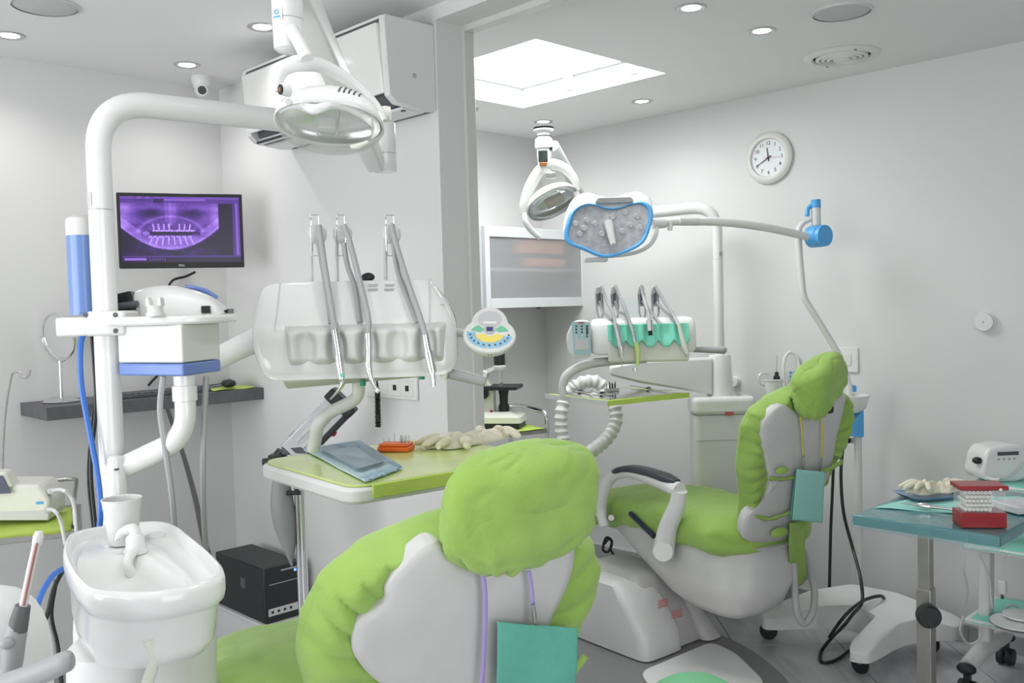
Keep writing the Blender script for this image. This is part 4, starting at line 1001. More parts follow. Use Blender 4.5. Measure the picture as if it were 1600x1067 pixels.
head_cover(ch, Matrix.Translation(hc) @ Matrix.Rotation(-.11, 4, 'Y') @ Matrix.Rotation(.30, 4, 'X'), (.147, .062, .104), 4.2, GREEN)
MB().cbox(BM @ Vector((.055, -.045, .505)), (.12, .05, .09)).build('headrest_bracket', BLACK, ch, bevel=.01)
seat_cover(ch, .70, .02, 1.16, .272, 2.0, GREEN)
MB().loft([[(x, y, z) for x, y in sup(40, a, b, 3.5, 0, c)] for z, a, b, c in ((.32, .13, .20, .30), (.42, .16, .26, .32), (.52, .22, .42, .42), (.60, .235, .48, .48), (.605, .20, .44, .48))]).build('seat_shell', SHELLM, ch)
MB().loft([[(x, y, z) for x, y in sup(36, a, b, 3.5, 0, c)] for z, a, b, c in ((.0, .24, .34, .32), (.05, .24, .34, .32), (.07, .18, .26, .30), (.33, .12, .19, .30))]).build('pedestal', SHELLM, ch)
# green ties crossing the back and right edge of the cover
def tie(root, BM, pts, w, m, nm='cover_tie'):
    P_ = crom([Vector(p) for p in pts], 6)
    vs = []; 
    for i, p in enumerate(P_):
        a = P_[max(i-1, 0)]; b = P_[min(i+1, len(P_)-1)]; t = (b-a).normalized(); s_ = Vector((t.z, 0, -t.x)).normalized()
        k = 1+.25*math.sin(i*1.7); vs += [tuple(p-s_*w*k), tuple(p+Vector((0, -.004, 0))), tuple(p+s_*w*k)]
    fs = [(3*i+j, 3*i+j+1, 3*i+j+4, 3*i+j+3) for i in range(len(P_)-1) for j in range(2)]
    return MB().add(vs, fs).build(nm, m, root, M=BM, solid=.0022)
tie(ch, BM, [(-.25, -.078, .225), (-.19, -.081, .185), (-.10, -.084, .15), (.02, -.087, .115)], .009, GREEN)
tie(ch, BM, [(.255, -.075, .24), (.20, -.082, .175), (.13, -.085, .13), (.02, -.087, .10)], .009, GREEN)
# lilac bib strap, clip and bib
bib = thing('dental_bib', 'teal paper bib hanging by a lilac strap on the nearer chair back', 'bib', FC)
PB = lambda px, py, n: FC.loc(Q(px, py, 1.0)) # replaced below
def on_back(px, py, n=-.092):
    a = BI @ FC.loc(CO); b = BI.to_3x3() @ (FC.I.to_3x3() @ ray(px, py)); return BM @ (a+b*((n-a.y)/b.y))
def strap(root, pts, w, m, nm='strap'):
    P_ = crom([Vector(p) for p in pts], 5); vs = []
    for p in P_: vs += [(p.x-w, p.y, p.z), (p.x+w, p.y, p.z)]
    return MB().add(vs, [(2*i, 2*i+1, 2*i+3, 2*i+2) for i in range(len(P_)-1)]).build(nm, m, root, solid=.0012)
strap(bib, [on_back(754, 894, -.094), on_back(758, 930, -.096), on_back(757, 1000, -.098), on_back(753, 1075, -.098)], .0042, PURPLE)
strap(bib, [on_back(826, 892, -.094), on_back(830, 912, -.096), on_back(833, 945, -.098)], .0038, PURPLE)
a = on_back(833, 944, -.100); b = on_back(837, 986, -.102)
MB().tube([a, a.lerp(b, .35), b], [.0022, .0048, .003], 8).build('clip', STEEL, bib)
bq = [on_back(777, 971, -.103), on_back(902, 981, -.103), on_back(898, 1100, -.106), on_back(774, 1098, -.106)]
MB().grid(lambda u, v: tuple(bq[0].lerp(bq[1], u).lerp(bq[3].lerp(bq[2], u), v)+Vector((0, -.004*math.sin(PI*u)-.003*math.sin(u*7+v*3), 0))), 40, 36).build('paper', TEAL, bib, solid=.0008)
# ---------------- second chair
FC2, z02 = chair_frame(1235, 700, 3.62, 29, .28)
c2 = thing('treatment_chair', 'dental chair in lime covers with padded armrest and yellow bib straps', 'dental chair', FC2)
BM2 = Matrix.Translation((0, 0, z02)) @ Matrix.Rotation(REC, 4, 'X'); BI2 = BM2.inverted()
cushion_back(c2, BM2, 7.7, GREEN)
SH2 = [to_plane(FC2, BI2, a, b, -.072) for a, b in ((1224, 634), (1198, 657), (1191, 680), (1195, 705), (1200, 730), (1203, 760), (1190, 790), (1168, 808), (1163, 842), (1200, 850), (1240, 842), (1275, 790), (1299, 735), (1309, 685), (1320, 640), (1322, 617), (1290, 636), (1250, 645))]
back_shell(c2, BM2, SH2, SHELLM)
def on_back2(px, py, n=-.092):
    a = BI2 @ FC2.loc(CO); b = BI2.to_3x3() @ (FC2.I.to_3x3() @ ray(px, py)); return BM2 @ (a+b*((n-a.y)/b.y))
hc2 = FC2.loc(Q(1278, 600, 3.47))
head_cover(c2, Matrix.Translation(hc2) @ Matrix.Rotation(-.50, 4, 'Y') @ Matrix.Rotation(.35, 4, 'X') @ Matrix.Rotation(.15, 4, 'Z'), (.145, .075, .095), 9.1, GREEN)
MB().cbox(BM2 @ Vector((.05, -.04, .50)), (.085, .06, .10)).build('headrest_bracket', BLACK, c2, bevel=.01)
seat_cover(c2, .67, -.03, 1.18, .292, 5.0, GREEN, .088)
tie(c2, BM2, [(-.16, -.075, .205), (-.09, -.086, .20), (.02, -.092, .205), (.06, -.094, .20)], .008, GREEN)
tie(c2, BM2, [(.06, -.094, .20), (.14, -.090, .215), (.22, -.082, .235)], .012, GREEN)
tie(c2, BM2, [(-.19, -.07, .05), (-.12, -.086, .025), (-.02, -.092, .04), (.05, -.092, .03)], .009, GREEN)
for (a, b) in (((1222, 735), .022), ((1218, 832), .030)):
    q = on_back2(*a, -.10); MB().ell(q, (b*1.5, .014, b*.7), seg=16, rows=8).build('cover_knot', GREEN, c2)
tail = [on_back2(1246, 815, -.098), on_back2(1244, 860, -.10), on_back2(1250, 912, -.10)]
MB().grid(lambda u, v: tuple(crom(tail, 8)[min(16, int(v*16))]+Vector((-.045+.09*u, -.004*math.sin(6*u+4*v), -.012*math.sin(u*5)*v))), 10, 16).build('cover_tail', GREEN, c2, solid=.0015)
# bib on yellow straps
b2 = thing('dental_bib', 'mint paper bib hanging on yellow straps on the armrest chair', 'bib', FC2)
strap(b2, [on_back2(1251, 651, -.094), on_back2(1253, 670, -.096), on_back2(1256, 716, -.10)], .0045, YELLOW)
strap(b2, [on_back2(1283, 648, -.094), on_back2(1285, 670, -.096), on_back2(1284, 718, -.10)], .0045, YELLOW)
for (a, b) in (((1256, 714), (1255, 737)), ((1284, 716), (1282, 739))):
    p_, q_ = on_back2(*a, -.102), on_back2(*b, -.104); MB().tube([p_, p_.lerp(q_, .4), q_], [.003, .0065, .0035], 8).build('clip', STEEL, b2)
bq2 = [on_back2(1245, 733, -.106), on_back2(1289, 737, -.106), on_back2(1285, 817, -.11), on_back2(1238, 812, -.11)]
MINTP = mat('mint_paper', (.36, .74, .66), .7, bump=.15, bscale=200)
MB().grid(lambda u, v: tuple(bq2[0].lerp(bq2[1], u).lerp(bq2[3].lerp(bq2[2], u), v)+Vector((0, -.006*math.sin(PI*u), 0))), 16, 16).build('paper', MINTP, b2, solid=.0008)
bq3 = [on_back2(1243, 735, -.099), on_back2(1262, 736, -.099), on_back2(1258, 814, -.10), on_back2(1234, 811, -.10)]
MB().grid(lambda u, v: tuple(bq3[0].lerp(bq3[1], u).lerp(bq3[3].lerp(bq3[2], u), v)), 6, 8).build('paper_fold', TEAL, b2, solid=.0008)
# armrest on the near side
def P2(px, py, x=-.31):
    a = FC2.loc(CO); b = FC2.I.to_3x3() @ ray(px, py); return a+b*((x-a.x)/b.x)
A0, A1 = P2(953, 745), P2(1072, 765)
top = [P2(945, 822), P2(939, 790), P2(950, 752), P2(975, 738), P2(1010, 744), P2(1062, 766)]
MB().tube(top, [.026, .026, .028, .024, .026, .030, .033], 16, n=6).build('armrest_frame', WHITE2, c2)
MB().tube([P2(1062, 766), P2(1058, 790), P2(1044, 825), P2(1036, 866)], [.032, .034, .040, .046], 16, n=6).build('armrest_post', WHITE2, c2)
MB().cyl(P2(1036, 862, -.35), P2(1036, 862, -.22), .04, seg=20).build('armrest_pivot', WHITE2, c2)
MB().cyl(P2(955, 809, -.32), P2(955, 809, -.24), .014, seg=14).build('armrest_pin', STEEL, c2)
pad = [P2(960, 736), P2(985, 731), P2(1020, 738), P2(1058, 752)]
pd = crom(pad, 5); rg = []
for i, p in enumerate(pd):
    t = i/(len(pd)-1); k = min(1, .55+4*min(t, 1-t)); rg.append([(p.x+a*k, p.y, p.z+b*k) for a, b in rpoly([(-.034, -.016), (.034, -.016), (.030, .012), (-.030, .012)], .01, 3)])
MB().loft(rg).build('armrest_pad', mat('charcoal_pad', (.045, .05, .065), .4), c2, bevel=.003)
# hull under the seat
hull = [(.56, .255, .54, .48, 0), (.545, .25, .52, .48, 0), (.48, .235, .45, .42, -.03), (.40, .21, .36, .30, -.06), (.31, .17, .24, .20, -.09), (.27, .11, .17, .18, -.11)]
MB().loft([[(x, y, z) for x, y in sup(44, a, b, 3.2, dx, c)] for z, a, b, c, dx in hull]).build('seat_shell', SHELLM, c2, sharp=70)
MB().tube([P2(985, 802, -.29), P2(1022, 838, -.29)], .012, 8).build('seat_hinge', mat('navy', (.01, .02, .05), .3), c2)
# pedestal
A, B = hit(1015, 1050, 2, 0), hit(1133, 1003, 2, 0)
e1 = (B-A).normalized(); e2 = Vector((-e1.y, e1.x, 0)); wB = (B-A).length
def fb(u, v, z): q = A+e1*u+e2*v; return FC2.loc((q.x, q.y, z))
def ringb(u0, u1, v0, v1, z): return [tuple(fb(a, b, z)) for a, b in rpoly([(u0, v0), (u1, v0), (u1, v1), (u0, v1)], .05, 4)]
MB().loft([ringb(.0, wB*.50, .02, .95, .03), ringb(.0, wB*.50, .03, .93, .12), ringb(-.01, wB*.47, .10, .80, .24), ringb(-.01, wB*.42, .16, .70, .32), ringb(.03, wB*.36, .22, .62, .335)]).build('pedestal_cover', WHITE2, c2, sharp=60)
MB().loft([ringb(wB*.22, wB*.86, .05, .55, .03), ringb(wB*.18, wB*.80, .10, .55, .20), ringb(wB*.16, wB*.70, .16, .5, .34)]).build('pedestal', SHELLM, c2, sharp=60)
MB().loft([ringb(wB*.76, wB*1.0, .0, .22, .03), ringb(wB*.72, wB*.90, .06, .22, .14), ringb(wB*.62, wB*.80, .10, .22, .30)]).build('pedestal_foot', SHELLM, c2, sharp=60)
def fpoly(px): return [tuple(FC2.loc(hit(a, b, 2, 0)))[:2] for a, b in px]
MB().slab(rpoly(fpoly([(860, 985), (930, 950), (1133, 1000), (1180, 1026), (1236, 1072), (1250, 1120), (1180, 1200), (1000, 1210), (850, 1110)]), .12, 6), .001, .024).build('floor_plate', mat('plate_grey', (.22, .22, .22), .5), c2, bevel=.006)
MB().slab(rpoly(fpoly([(1000, 1062), (1112, 1014), (1150, 1032), (1196, 1078), (1170, 1140), (1060, 1150)]), .06, 6), .024, .036).build('plate_cover', WHITE2, c2, bevel=.005)
for (a, b, w_, h_) in ((1036, 942, 24, 18), (1058, 958, 22, 14)):
    q = FC2.loc(Q(a, b, 3.84)); m_ = MB()
    for k in range(5): m_.cbox((q.x, q.y, q.z+.012-.007*k), (.058-.008*(k % 2), .001, .0035))
    m_.build('red_notice', mat('red_print', (.5, .12, .10), .6), c2)
# little stool with a mint top
F = Fr(1086, 1075, 2.35, z=0)
stl = thing('operator_stool', 'round mint-topped stool just behind the nearer chair', 'stool', F)
zs = F.xz(1086, 1053)[1]-.012
MB().lathe([(.001, zs), (.04, zs-.003), (.075, zs-.012), (.105, zs-.03), (.125, zs-.06), (.12, zs-.085), (.001, zs-.09)], 36).build('seat', mat('mint_cover', (.18, .55, .27), .6, bump=.2, bscale=120), stl)
MB().cyl((0, 0, .10), (0, 0, zs-.08), .025).build('column', CHROME, stl)
for k in range(5):
    a = 2*PI*k/5; MB().tube([(0, 0, .11), (.12*math.cos(a), .12*math.sin(a), .09), (.23*math.cos(a), .23*math.sin(a), .065)], .015, 10).build('leg', CHROME, stl)
    MB().cyl((.23*math.cos(a)-.012*math.sin(a), .23*math.sin(a)+.012*math.cos(a), .03), (.23*math.cos(a)+.012*math.sin(a), .23*math.sin(a)-.012*math.cos(a), .03), .03, seg=16).build('castor', BLACK, stl)
# ================================================================ SECOND ROOM
# ---- frosted wall cabinet
YC = 3.68
A, B = hit(752, 353, 1, YC), hit(918, 477, 1, YC)
A2, B2 = hit(772, 371, 1, YC), hit(903, 462, 1, YC)
cb = thing('wall_cabinet', 'white wall cabinet with a framed frosted glass door in the far corner', 'cabinet', Matrix.Translation((A.x, YC, B.z)))
W_, H_ = B.x-A.x, A.z-B.z
m = MB(); m.box((0, .012, 0), (.018, YB-YC-.001, H_)); m.box((W_-.018, .012, 0), (W_, YB-YC-.001, H_)); m.box((.018, .012, 0), (W_-.018, YB-YC-.001, .018)); m.box((.018, .012, H_-.018), (W_-.018, YB-YC-.001, H_)); m.box((.018, YB-YC-.012, .018), (W_-.018, YB-YC-.001, H_-.018))
m.build('carcass', WHITE2, cb, flat=True)
ix0, ix1, iz0, iz1 = .052, W_-.052, .052, H_-.055
m = MB(); m.box((-.002, -.008, -.002), (ix0, .011, H_+.002)); m.box((ix1, -.008, -.002), (W_+.002, .011, H_+.002)); m.box((ix0, -.008, -.002), (ix1, .011, iz0)); m.box((ix0, -.008, iz1), (ix1, .011, H_+.002))
dr = m.build('door_frame', mat('cabinet_frame', (.74, .76, .78), .3), cb, bevel=.0015)
MB().box((ix0-.004, .0, iz0-.004), (ix1+.004, .006, iz1+.004)).build('frosted_pane', mat('frosted_glass', (.55, .56, .57), .45, alpha=.42), dr, flat=True)
MB().box((-.006, -.010, 0), (.014, -.007, H_)).build('edge_profile', GREYP, dr)
MB().box((.018, .02, H_*.46), (W_-.018, YB-YC-.015, H_*.46+.018)).build('shelf_board', WHITE2, cb, flat=True)
MB().cbox((W_*.5, -.004, -.006), (.03, .012, .008)).build('door_catch', BLACK, cb)
for k, (x, z, w_, h_) in enumerate(((.60, H_*.46+.05, .36, .05), (.56, H_*.46+.145, .44, .08))):
    tag(MB().cbox((A.x+W_*x, YC+.042, B.z+z), (W_*w_, .06, h_)).build('orange_box', mat('orange_card', (1.0, .40, .22), .6), bevel=.003), ('lower' if k == 0 else 'upper')+' blurred orange box behind the frosted cabinet door', 'box', 'boxes in the frosted cabinet')
# ---- clock
ck = hit(1203, 247, 0, XR)
CM = Matrix(((0, 0, -1, XR), (-1, 0, 0, ck.y), (0, 1, 0, ck.z), (0, 0, 0, 1)))
cl = thing('wall_clock', 'round white wall clock with black numerals on the long white wall', 'clock', CM)
MB().lathe([(.122, .0), (.130, .006), (.131, .016), (.122, .026), (.108, .030), (.098, .028), (.094, .020), (.094, 0)], 48, cap0=False, cap1=False).build('rim', mat('clock_rim', (.72, .71, .68), .35), cl)
MB().lathe([(.001, .014), (.095, .014), (.095, .001), (.001, .001)], 48).build('dial', mat('clock_dial', (.82, .84, .86), .5), cl)
INK = mat('clock_ink', (.02, .02, .022), .5)
for k in range(1, 13):
    a = PI/2-k*PI/6; txt(str(k), .026, INK, cl, Matrix.Translation((.074*math.cos(a), .074*math.sin(a), .0148)), 'numeral')
def hand(nm, ang, l0, l1, w_, z, m_):
    d = Vector((math.cos(ang), math.sin(ang))); s_ = Vector((-d.y, d.x))*w_
    MB().slab([tuple(-d*l0-s_), tuple(d*l1-s_*.6), tuple(d*l1+s_*.6), tuple(-d*l0+s_)], z, z+.0012).build(nm, m_, cl, flat=True)
hand('hour_hand', PI/2-math.radians(-8), .018, .052, .0030, .0165, INK)
hand('minute_hand', PI/2-math.radians(241), .018, .068, .0024, .0185, INK)
hand('second_hand', PI/2-math.radians(93), .022, .068, .0010, .0205, mat('clock_red', (.45, .05, .04), .5))
MB().lathe([(.001, .014), (.005, .014), (.005, .022), (.001, .022)], 14).build('hand_boss', INK, cl)
# ---- round wall plates
for (a, b, r_, lb) in ((1540, 503, .040, 'round white blank plate alone on the long wall past the lamp stand'), (1150, 596, .026, 'small round white wall knob beside the unit arm housing')):
    q = hit(a, b, 0, XR); o = thing('round_wall_plate', lb, 'wall plate', Matrix(((0, 0, -1, XR), (-1, 0, 0, q.y), (0, 1, 0, q.z), (0, 0, 0, 1))), 'round wall plates')
    MB().lathe([(r_, .0), (r_, .022), (r_*.93, .028), (.001, .029)], 32).build('cap', WHITE2, o)
    MB().lathe([(r_*1.12, 0), (r_*1.12, .006), (r_, .007)], 32, cap0=False, cap1=False).build('collar', WHITE2, o)
    MB().lathe([(.001, .030), (r_*.12, .030), (r_*.12, .028)], 10).build('screw', GREYP, o)
q = hit(1323, 562, 0, XR); o = thing('wall_outlet', 'white square wall outlet behind the armrest chair headrest', 'socket', Matrix.Translation((XR, q.y, q.z)))
MB().box((-.010, -.06, -.06), (0, .06, .06)).build('plate', WHITE2, o, bevel=.003); MB().box((-.013, -.028, -.028), (-.009, .028, .028)).build('gang', OFFW, o, bevel=.002)
# ================================================================ SECOND DENTAL UNIT
F = Fr(1125, 590, 4.62, z=0)
u2 = thing('dental_unit', 'white dental unit cabinet with arched lamp pole beside the long wall', 'dental unit', F)
P = lambda px, py, d=4.42: F.loc(Q(px, py, d+.2))
zc1, zc0 = P(1130, 614).z, P(1130, 645).z
cx0, cx1 = P(1087, 650, 4.3).x, P(1182, 650, 4.3).x
def cr(k, z): return [(x, y, z) for x, y in rpoly([(cx0-.01*k+.01, -.15), (cx1, -.15), (cx1, .18), (cx0-.01*k+.01, .18)], .04, 4)]
MB().slab(rpoly([(cx0, -.10), (cx1, -.10), (cx1, .06), (cx0, .06)], .035, 5), .0, zc0).build('cabinet', WHITE2, u2, bevel=.004)
MB().slab(rpoly([(cx0-.008, -.11), (cx1+.008, -.11), (cx1+.008, .066), (cx0-.008, .066)], .04, 5), zc0, zc1-.01).build('cabinet_top', WHITE, u2, bevel=.022, seg=4)
zz = P(1130, 690, 4.28).z; MB().box((cx0+.004, -.1015, zz-.001), (cx1, -.0995, zz+.001)).build('seam', GREYP, u2)
q = P(1143, 644, 4.27); MB().cbox((q.x, -.112, q.z-.012), (.042, .002, .016)).build('red_logo', mat('logo_red', (.55, .10, .10), .5), u2)
h0, h1 = P(1125, 620).z, P(1125, 554).z
MB().lathe([(.066, h0-.012), (.064, h0+.02), (.055, h1-.01), (.050, h1), (.001, h1+.002)], 30, M=Matrix.Translation((0, 0, 0))).build('arm_housing', WHITE, u2)
pz = P(1124, 405).z
MB().cyl((0, 0, h1-.02), (0, 0, pz-.001), .0245, seg=24).build('pole', WHITE2, u2)
MB().cyl((0, 0, pz-.004), (0, 0, pz+.003), .0238, seg=24).build('pole_joint', GREYP, u2)
za = P(1075, 324).z
e2b = P(928, 334, 4.62)
MB().tube(fillet([(0, 0, pz), (0, 0, za), tuple(Vector((e2b.x, e2b.y, za-.02))+(Vector((0, 0, za))-e2b).normalized()*.038)], .17, 14), [.0245, .027, .030, .030], 24).build('arch_arm', WHITE, u2)
q = P(1127, 397, 4.39); MB().grid(lambda u, v: (.0252*math.sin(.1+.9*u), -.0252*math.cos(.1+.9*u), q.z-.012+.024*v), 6, 1).build('sticker', STEEL, u2, fix=False)
# arm carrying the console
a0 = P(1110, 585, 4.36); 
MB().loft([[tuple(P(px, py, d)+Vector((0, y, 0))) for py, y in ((t, -.03), (t, .03), (b, .03), (b, -.03))] for px, t, b, d in ((952, 572, 586, 4.38), (1000, 563, 598, 4.38), (1112, 558, 616, 4.40))]).build('console_arm', WHITE2, u2, bevel=.012)
# faucet, cup filler on the cabinet top
MB().tube([P(1226, 606, 4.36), P(1224, 575, 4.36), P(1228, 556, 4.36), P(1237, 550, 4.36), P(1246, 560, 4.36), P(1249, 585, 4.36)], .0085, 10, n=5).build('cup_filler', WHITE, u2)
MB().tube([P(1194+9*math.cos(t), 592+9*math.sin(t), 4.45) for t in [2*PI*k/16 for k in range(16)]], .007, 8, closed=True).build('ring_holder', WHITE, u2)
q = P(1238, 588, 4.36); MB().cbox(q, (.045, .012, .07)).build('button_panel', WHITE2, u2, bevel=.003)
for k in range(6): MB().cbox((q.x-.010+.02*(k % 2), q.y-.0075, q.z+.02-.02*(k//2)), (.012, .003, .010)).build('button', BLUEP, u2)
q = hit(1210, 610, 2, zc1-.008)
F3 = Fr(1209, 600, 4.50, z=zc1-.0095)
bk = thing('beaker', 'white beaker with a needle probe on the second unit cabinet', 'cup', F3)
MB().lathe([(.001, 0), (.034, 0), (.046, .075), (.050, .078), (.050, .086), (.046, .086), (.032, .004), (.001, .004)], 26).build('wall', WHITE, bk)
MB().lathe([(.012, .07), (.017, .082), (.016, .096), (.010, .102), (.010, .116), (.004, .12)], 14, M=Matrix.Translation((.015, 0, 0))).build('probe_base', BLACK, bk)
MB().cyl((.015, 0, .118), (.017, 0, .20), .002, seg=8).build('needle', STEEL, bk)
# ---- second console
F = Fr(1006, 515, 4.2, turn=-4)
k2 = thing('delivery_console', 'smaller white dental console with mint silicone front and four hanging instruments', 'dental console', F)
PX = lambda px, py, y=0: F.p(px, py, y)
zt, zb = F.xz(1006, 496)[1], F.xz(1006, 552)[1]
x0, x1 = F.xz(922, 520)[0], F.xz(1086, 520)[0]
prof = [(.13, zb+.01), (.13, zt-.03), (.10, zt-.005), (.02, zt), (-.03, zt-.02), (-.06, zb+.07), (-.065, zb+.02), (-.05, zb), (.10, zb)]
prof = [tuple(v)[:2] for v in crom([Vector((a, b, 0)) for a, b in prof], 3, True)]; zc = (zt+zb)/2
MB().loft([[(x0+(x1-x0)*t, .03+(y-.03)*k, zc+(z-zc)*k) for y, z in prof] for t, k in ((0, .72), (.012, .88), (.03, .95), (.08, 1), (.92, 1), (.97, .95), (.988, .85), (1, .70))]).build('body', WHITE, k2, sharp=60)
fx0, fx1 = F.xz(950, 540, -.08)[0], F.xz(1077, 540, -.08)[0]; fz0, fz1, fzm = F.xz(1006, 566, -.08)[1], F.xz(1006, 506, -.08)[1], F.xz(1006, 533, -.08)[1]
MB().box((fx0, -.078, fz0), (fx1, -.03, fzm+.01)).build('lower_front', CREAM, k2, bevel=.012, seg=3)
rec = [F.xz(p, 535, -.09)[0] for p in (966, 990, 1016, 1041, 1066)]
def mint(u, v):
    x = fx0+(fx1-fx0)*u; k = 0
    for r in rec: k = max(k, math.exp(-((x-r)/.026)**4))
    zlow = fzm+.004-.030*k; z = zlow+(fz1-zlow)*v
    y = -.085+.030*v + .012*k*math.sin(PI*min(1, (1-v)*1.0+.15))*.9-.010
    return (x, y, z)
MB().grid(mint, 110, 16).build('silicone_front', MINT, k2, sharp=180, fix=False, solid=.004)
MB().tube([PX(1082, 546, -.02), PX(1130, 547, -.03)], [.012, .017], 14).build('handle', MGREY, k2)
MB().ell(PX(1130, 547, -.03), (.017, .017, .017), seg=14, rows=8).build('handle_end', MGREY, k2)
MB().cyl(PX(1078, 545, -.02), PX(1086, 545, -.02), .014, seg=14).build('handle_ring', CHROME, k2)
# keypad box
q0, q1 = PX(884, 500, -.07), PX(925, 560, -.07)
pad = MB().prism(rpoly([(q0.x+.03, q1.z), (q1.x-.006, q1.z+.006), (q1.x, q0.z-.012), (q1.x-.03, q0.z), (q0.x+.035, q0.z-.004), (q0.x, q0.z-.07), (q0.x+.004, q1.z+.04)], .02, 4), -.07, -.03).build('keypad', WHITE, k2, bevel=.006)
fx, fxx = F.xz(894, 505, -.074)[0], F.xz(923, 505, -.074)[0]; fz, fzz = F.xz(905, 555, -.074)[1], F.xz(905, 502, -.074)[1]
MB().prism(rpoly([(fx+.006, fz), (fxx, fz+.004), (fxx-.004, fzz-.006), (fx-.004, fzz)], .006, 3), -.0735, -.070).build('keypad_face', mat('keypad_teal', (.42, .62, .66), .45), pad)
MB().box((fx+.012, -.0755, fz+.025), (fxx-.012, -.0735, fz+.070)).build('keypad_screen', LGREY, pad)
MB().box((fx+.025, -.0755, fzz-.010), (fxx-.03, -.0735, fzz-.004)).build('keypad_logo', mat('logo_red', (.5, .1, .1), .5), pad)
for r_ in range(5):
    for c_ in range(3):
        MB().cyl((fx+.018+.025*c_, -.0735, fzz-.022-.014*r_), (fx+.018+.025*c_, -.0752, fzz-.022-.014*r_), .0048, seg=10).build('key', WHITE2 if r_ > 2 else DGREY, pad)
MB().box((fxx-.022, -.0752, fzz-.075), (fxx-.014, -.0735, fzz-.02)).build('key_column', DGREY, pad)
# hangers with instruments
def hang2(px, hose, rear):
    c_ = PX(px, 458, .05); b_ = PX(px, 496, .05)
    MB().prism([(c_.x-.022, c_.z-.012), (c_.x-.016, c_.z+.030), (c_.x+.008, c_.z+.034), (c_.x+.012, c_.z+.006)], .035, .065).build('hanger_head', GREYP, k2, bevel=.004)
    for s_ in (-1, 1): MB().tube([(c_.x+s_*.014-.003, .05, c_.z), (c_.x+s_*.014, .05, b_.z+.022), (c_.x+s_*.006, .05, b_.z-.004)], .0048, 8).build('hanger_rod', GREYP, k2)
    MB().cbox((c_.x, .05, c_.z-.055), (.036, .014, .012)).build('hanger_bridge', GREYP, k2, bevel=.002)
    MB().tube([(c_.x-.003, .045, c_.z+.02), (c_.x-.003, .04, c_.z-.05)], .0085, 10).build('hose_block', DGREY, k2)
    MB().tube([PX(*p) for p in hose], .0078, 9, n=5).build('hose', HOSE, k2)
    MB().tube([PX(*p) for p in rear], .0070, 9, n=5).build('hose', HOSE, k2)
hang2(937, [(940, 447, .03), (948, 470, .0), (957, 488, -.05), (962, 508, -.10)], [(937, 470, .03), (942, 486, .02), (950, 494, 0), (957, 500, -.03)])
hang2(961, [(961, 446, .03), (968, 462, .01), (980, 492, -.05), (989, 520, -.105)], [(961, 470, .03), (966, 486, .02), (976, 491, 0), (984, 508, -.05)])
hang2(1003, [(1002, 446, .03), (1006, 465, .01), (1012, 485, -.05), (1015, 502, -.10)], [(1004, 470, .03), (1014, 484, .01), (1024, 496, -.02), (1032, 506, -.05)])
hang2(1024, [(1024, 447, .03), (1036, 468, .0), (1052, 492, -.05), (1060, 508, -.10)], [(1026, 472, .03), (1036, 484, .01), (1048, 494, -.02), (1055, 504, -.05)])
MB().tube([PX(962, 506, -.10), PX(970, 542, -.115)], [.011, .014], 14).build('instrument_sleeve', CHROME, k2)
MB().tube([PX(970, 541, -.115), PX(972, 560, -.118)], [.011, .006], 12).build('instrument_nose', CHROME, k2); MB().cyl(PX(972, 560, -.118), PX(972, 573, -.12), .002, seg=8).build('scaler_tip', STEEL, k2)
MB().tube([PX(989, 518, -.105), PX(993, 537, -.11)], [.0085, .0095], 14).build('instrument_sleeve', CHROME, k2)
LG = mat('lime_handpiece', (.55, .72, .25), .35)
MB().tube([PX(993, 535, -.11), PX(997, 550, -.115), PX(997, 562, -.118), PX(996, 572, -.12)], [.0105, .012, .0095, .007], 14, n=4).build('turbine_handpiece', LG, k2)
q = PX(995, 576, -.12); MB().cyl((q.x-.010, q.y, q.z+.006), (q.x-.008, q.y, q.z-.010), .011, seg=14).build('turbine_head', CHROME, k2)
MB().tube([PX(1015, 500, -.10), PX(1016, 517, -.105)], [.015, .0165], 16).build('micromotor', CHROME, k2); MB().cyl(PX(1016, 517, -.105), PX(1016.5, 524, -.107), .0095, seg=14).build('motor_nose', BLACK, k2)
MB().tube([PX(1060, 505, -.10), PX(1069, 540, -.115), PX(1074, 553, -.12)], [.007, .0125, .008], 14, n=3).build('air_syringe', CREAM, k2)
MB().cyl(PX(1073, 551, -.12), PX(1075, 558, -.122), .0075, .006, 12).build('syringe_collar', STEEL, k2)
# screen of clear plastic at the back
q = PX(985, 482, .09); MB().prism(rpoly([(q.x-.055, q.z-.06), (q.x+.03, q.z-.06), (q.x+.03, q.z+.05), (q.x-.04, q.z+.045)], .015, 4), .088, .092).build('splash_screen', FILM, k2)
# tray arm
MB().tube([PX(1010, 562, .03), PX(960, 564, .01), PX(915, 570, -.02), PX(887, 585, -.03), PX(879, 603, -.03), PX(880, 618, -.03)], [.016, .020, .022, .022, .018, .016], 14, n=6).build('tray_arm', OFFW, k2)
# ---- its instrument tray
ZT2 = hit(940, 622, 2, 0).z
d_t = 4.1; ZT2 = Q(950, 622, d_t).z
A, B, C = hit(950, 627, 2, ZT2), hit(1076, 614, 2, ZT2), hit(873, 614, 2, ZT2)
ex = (B-A).normalized(); ey = (C-A); LY = ey.length; ey = (ey-ex*ex.dot(ey)).normalized(); LX = (B-A).length
TM2 = Matrix(((ex.x, ey.x, 0, A.x), (ex.y, ey.y, 0, A.y), (0, 0, 1, ZT2), (0, 0, 0, 1))); TI2 = TM2.inverted()
t2 = thing('instrument_tray', 'thin steel tray edged with lime paper under the smaller console', 'tray', TM2)
MB().box((0, 0, -.018), (LX, LY, -.002)).build('plate', STEEL, t2, bevel=.004)
MB().box((-.002, -.004, -.020), (LX+.002, .0, .002)).build('paper_edge', LIME, t2); MB().box((-.004, .0, -.020), (0, LY, .002)).build('paper_edge', LGREY, t2)
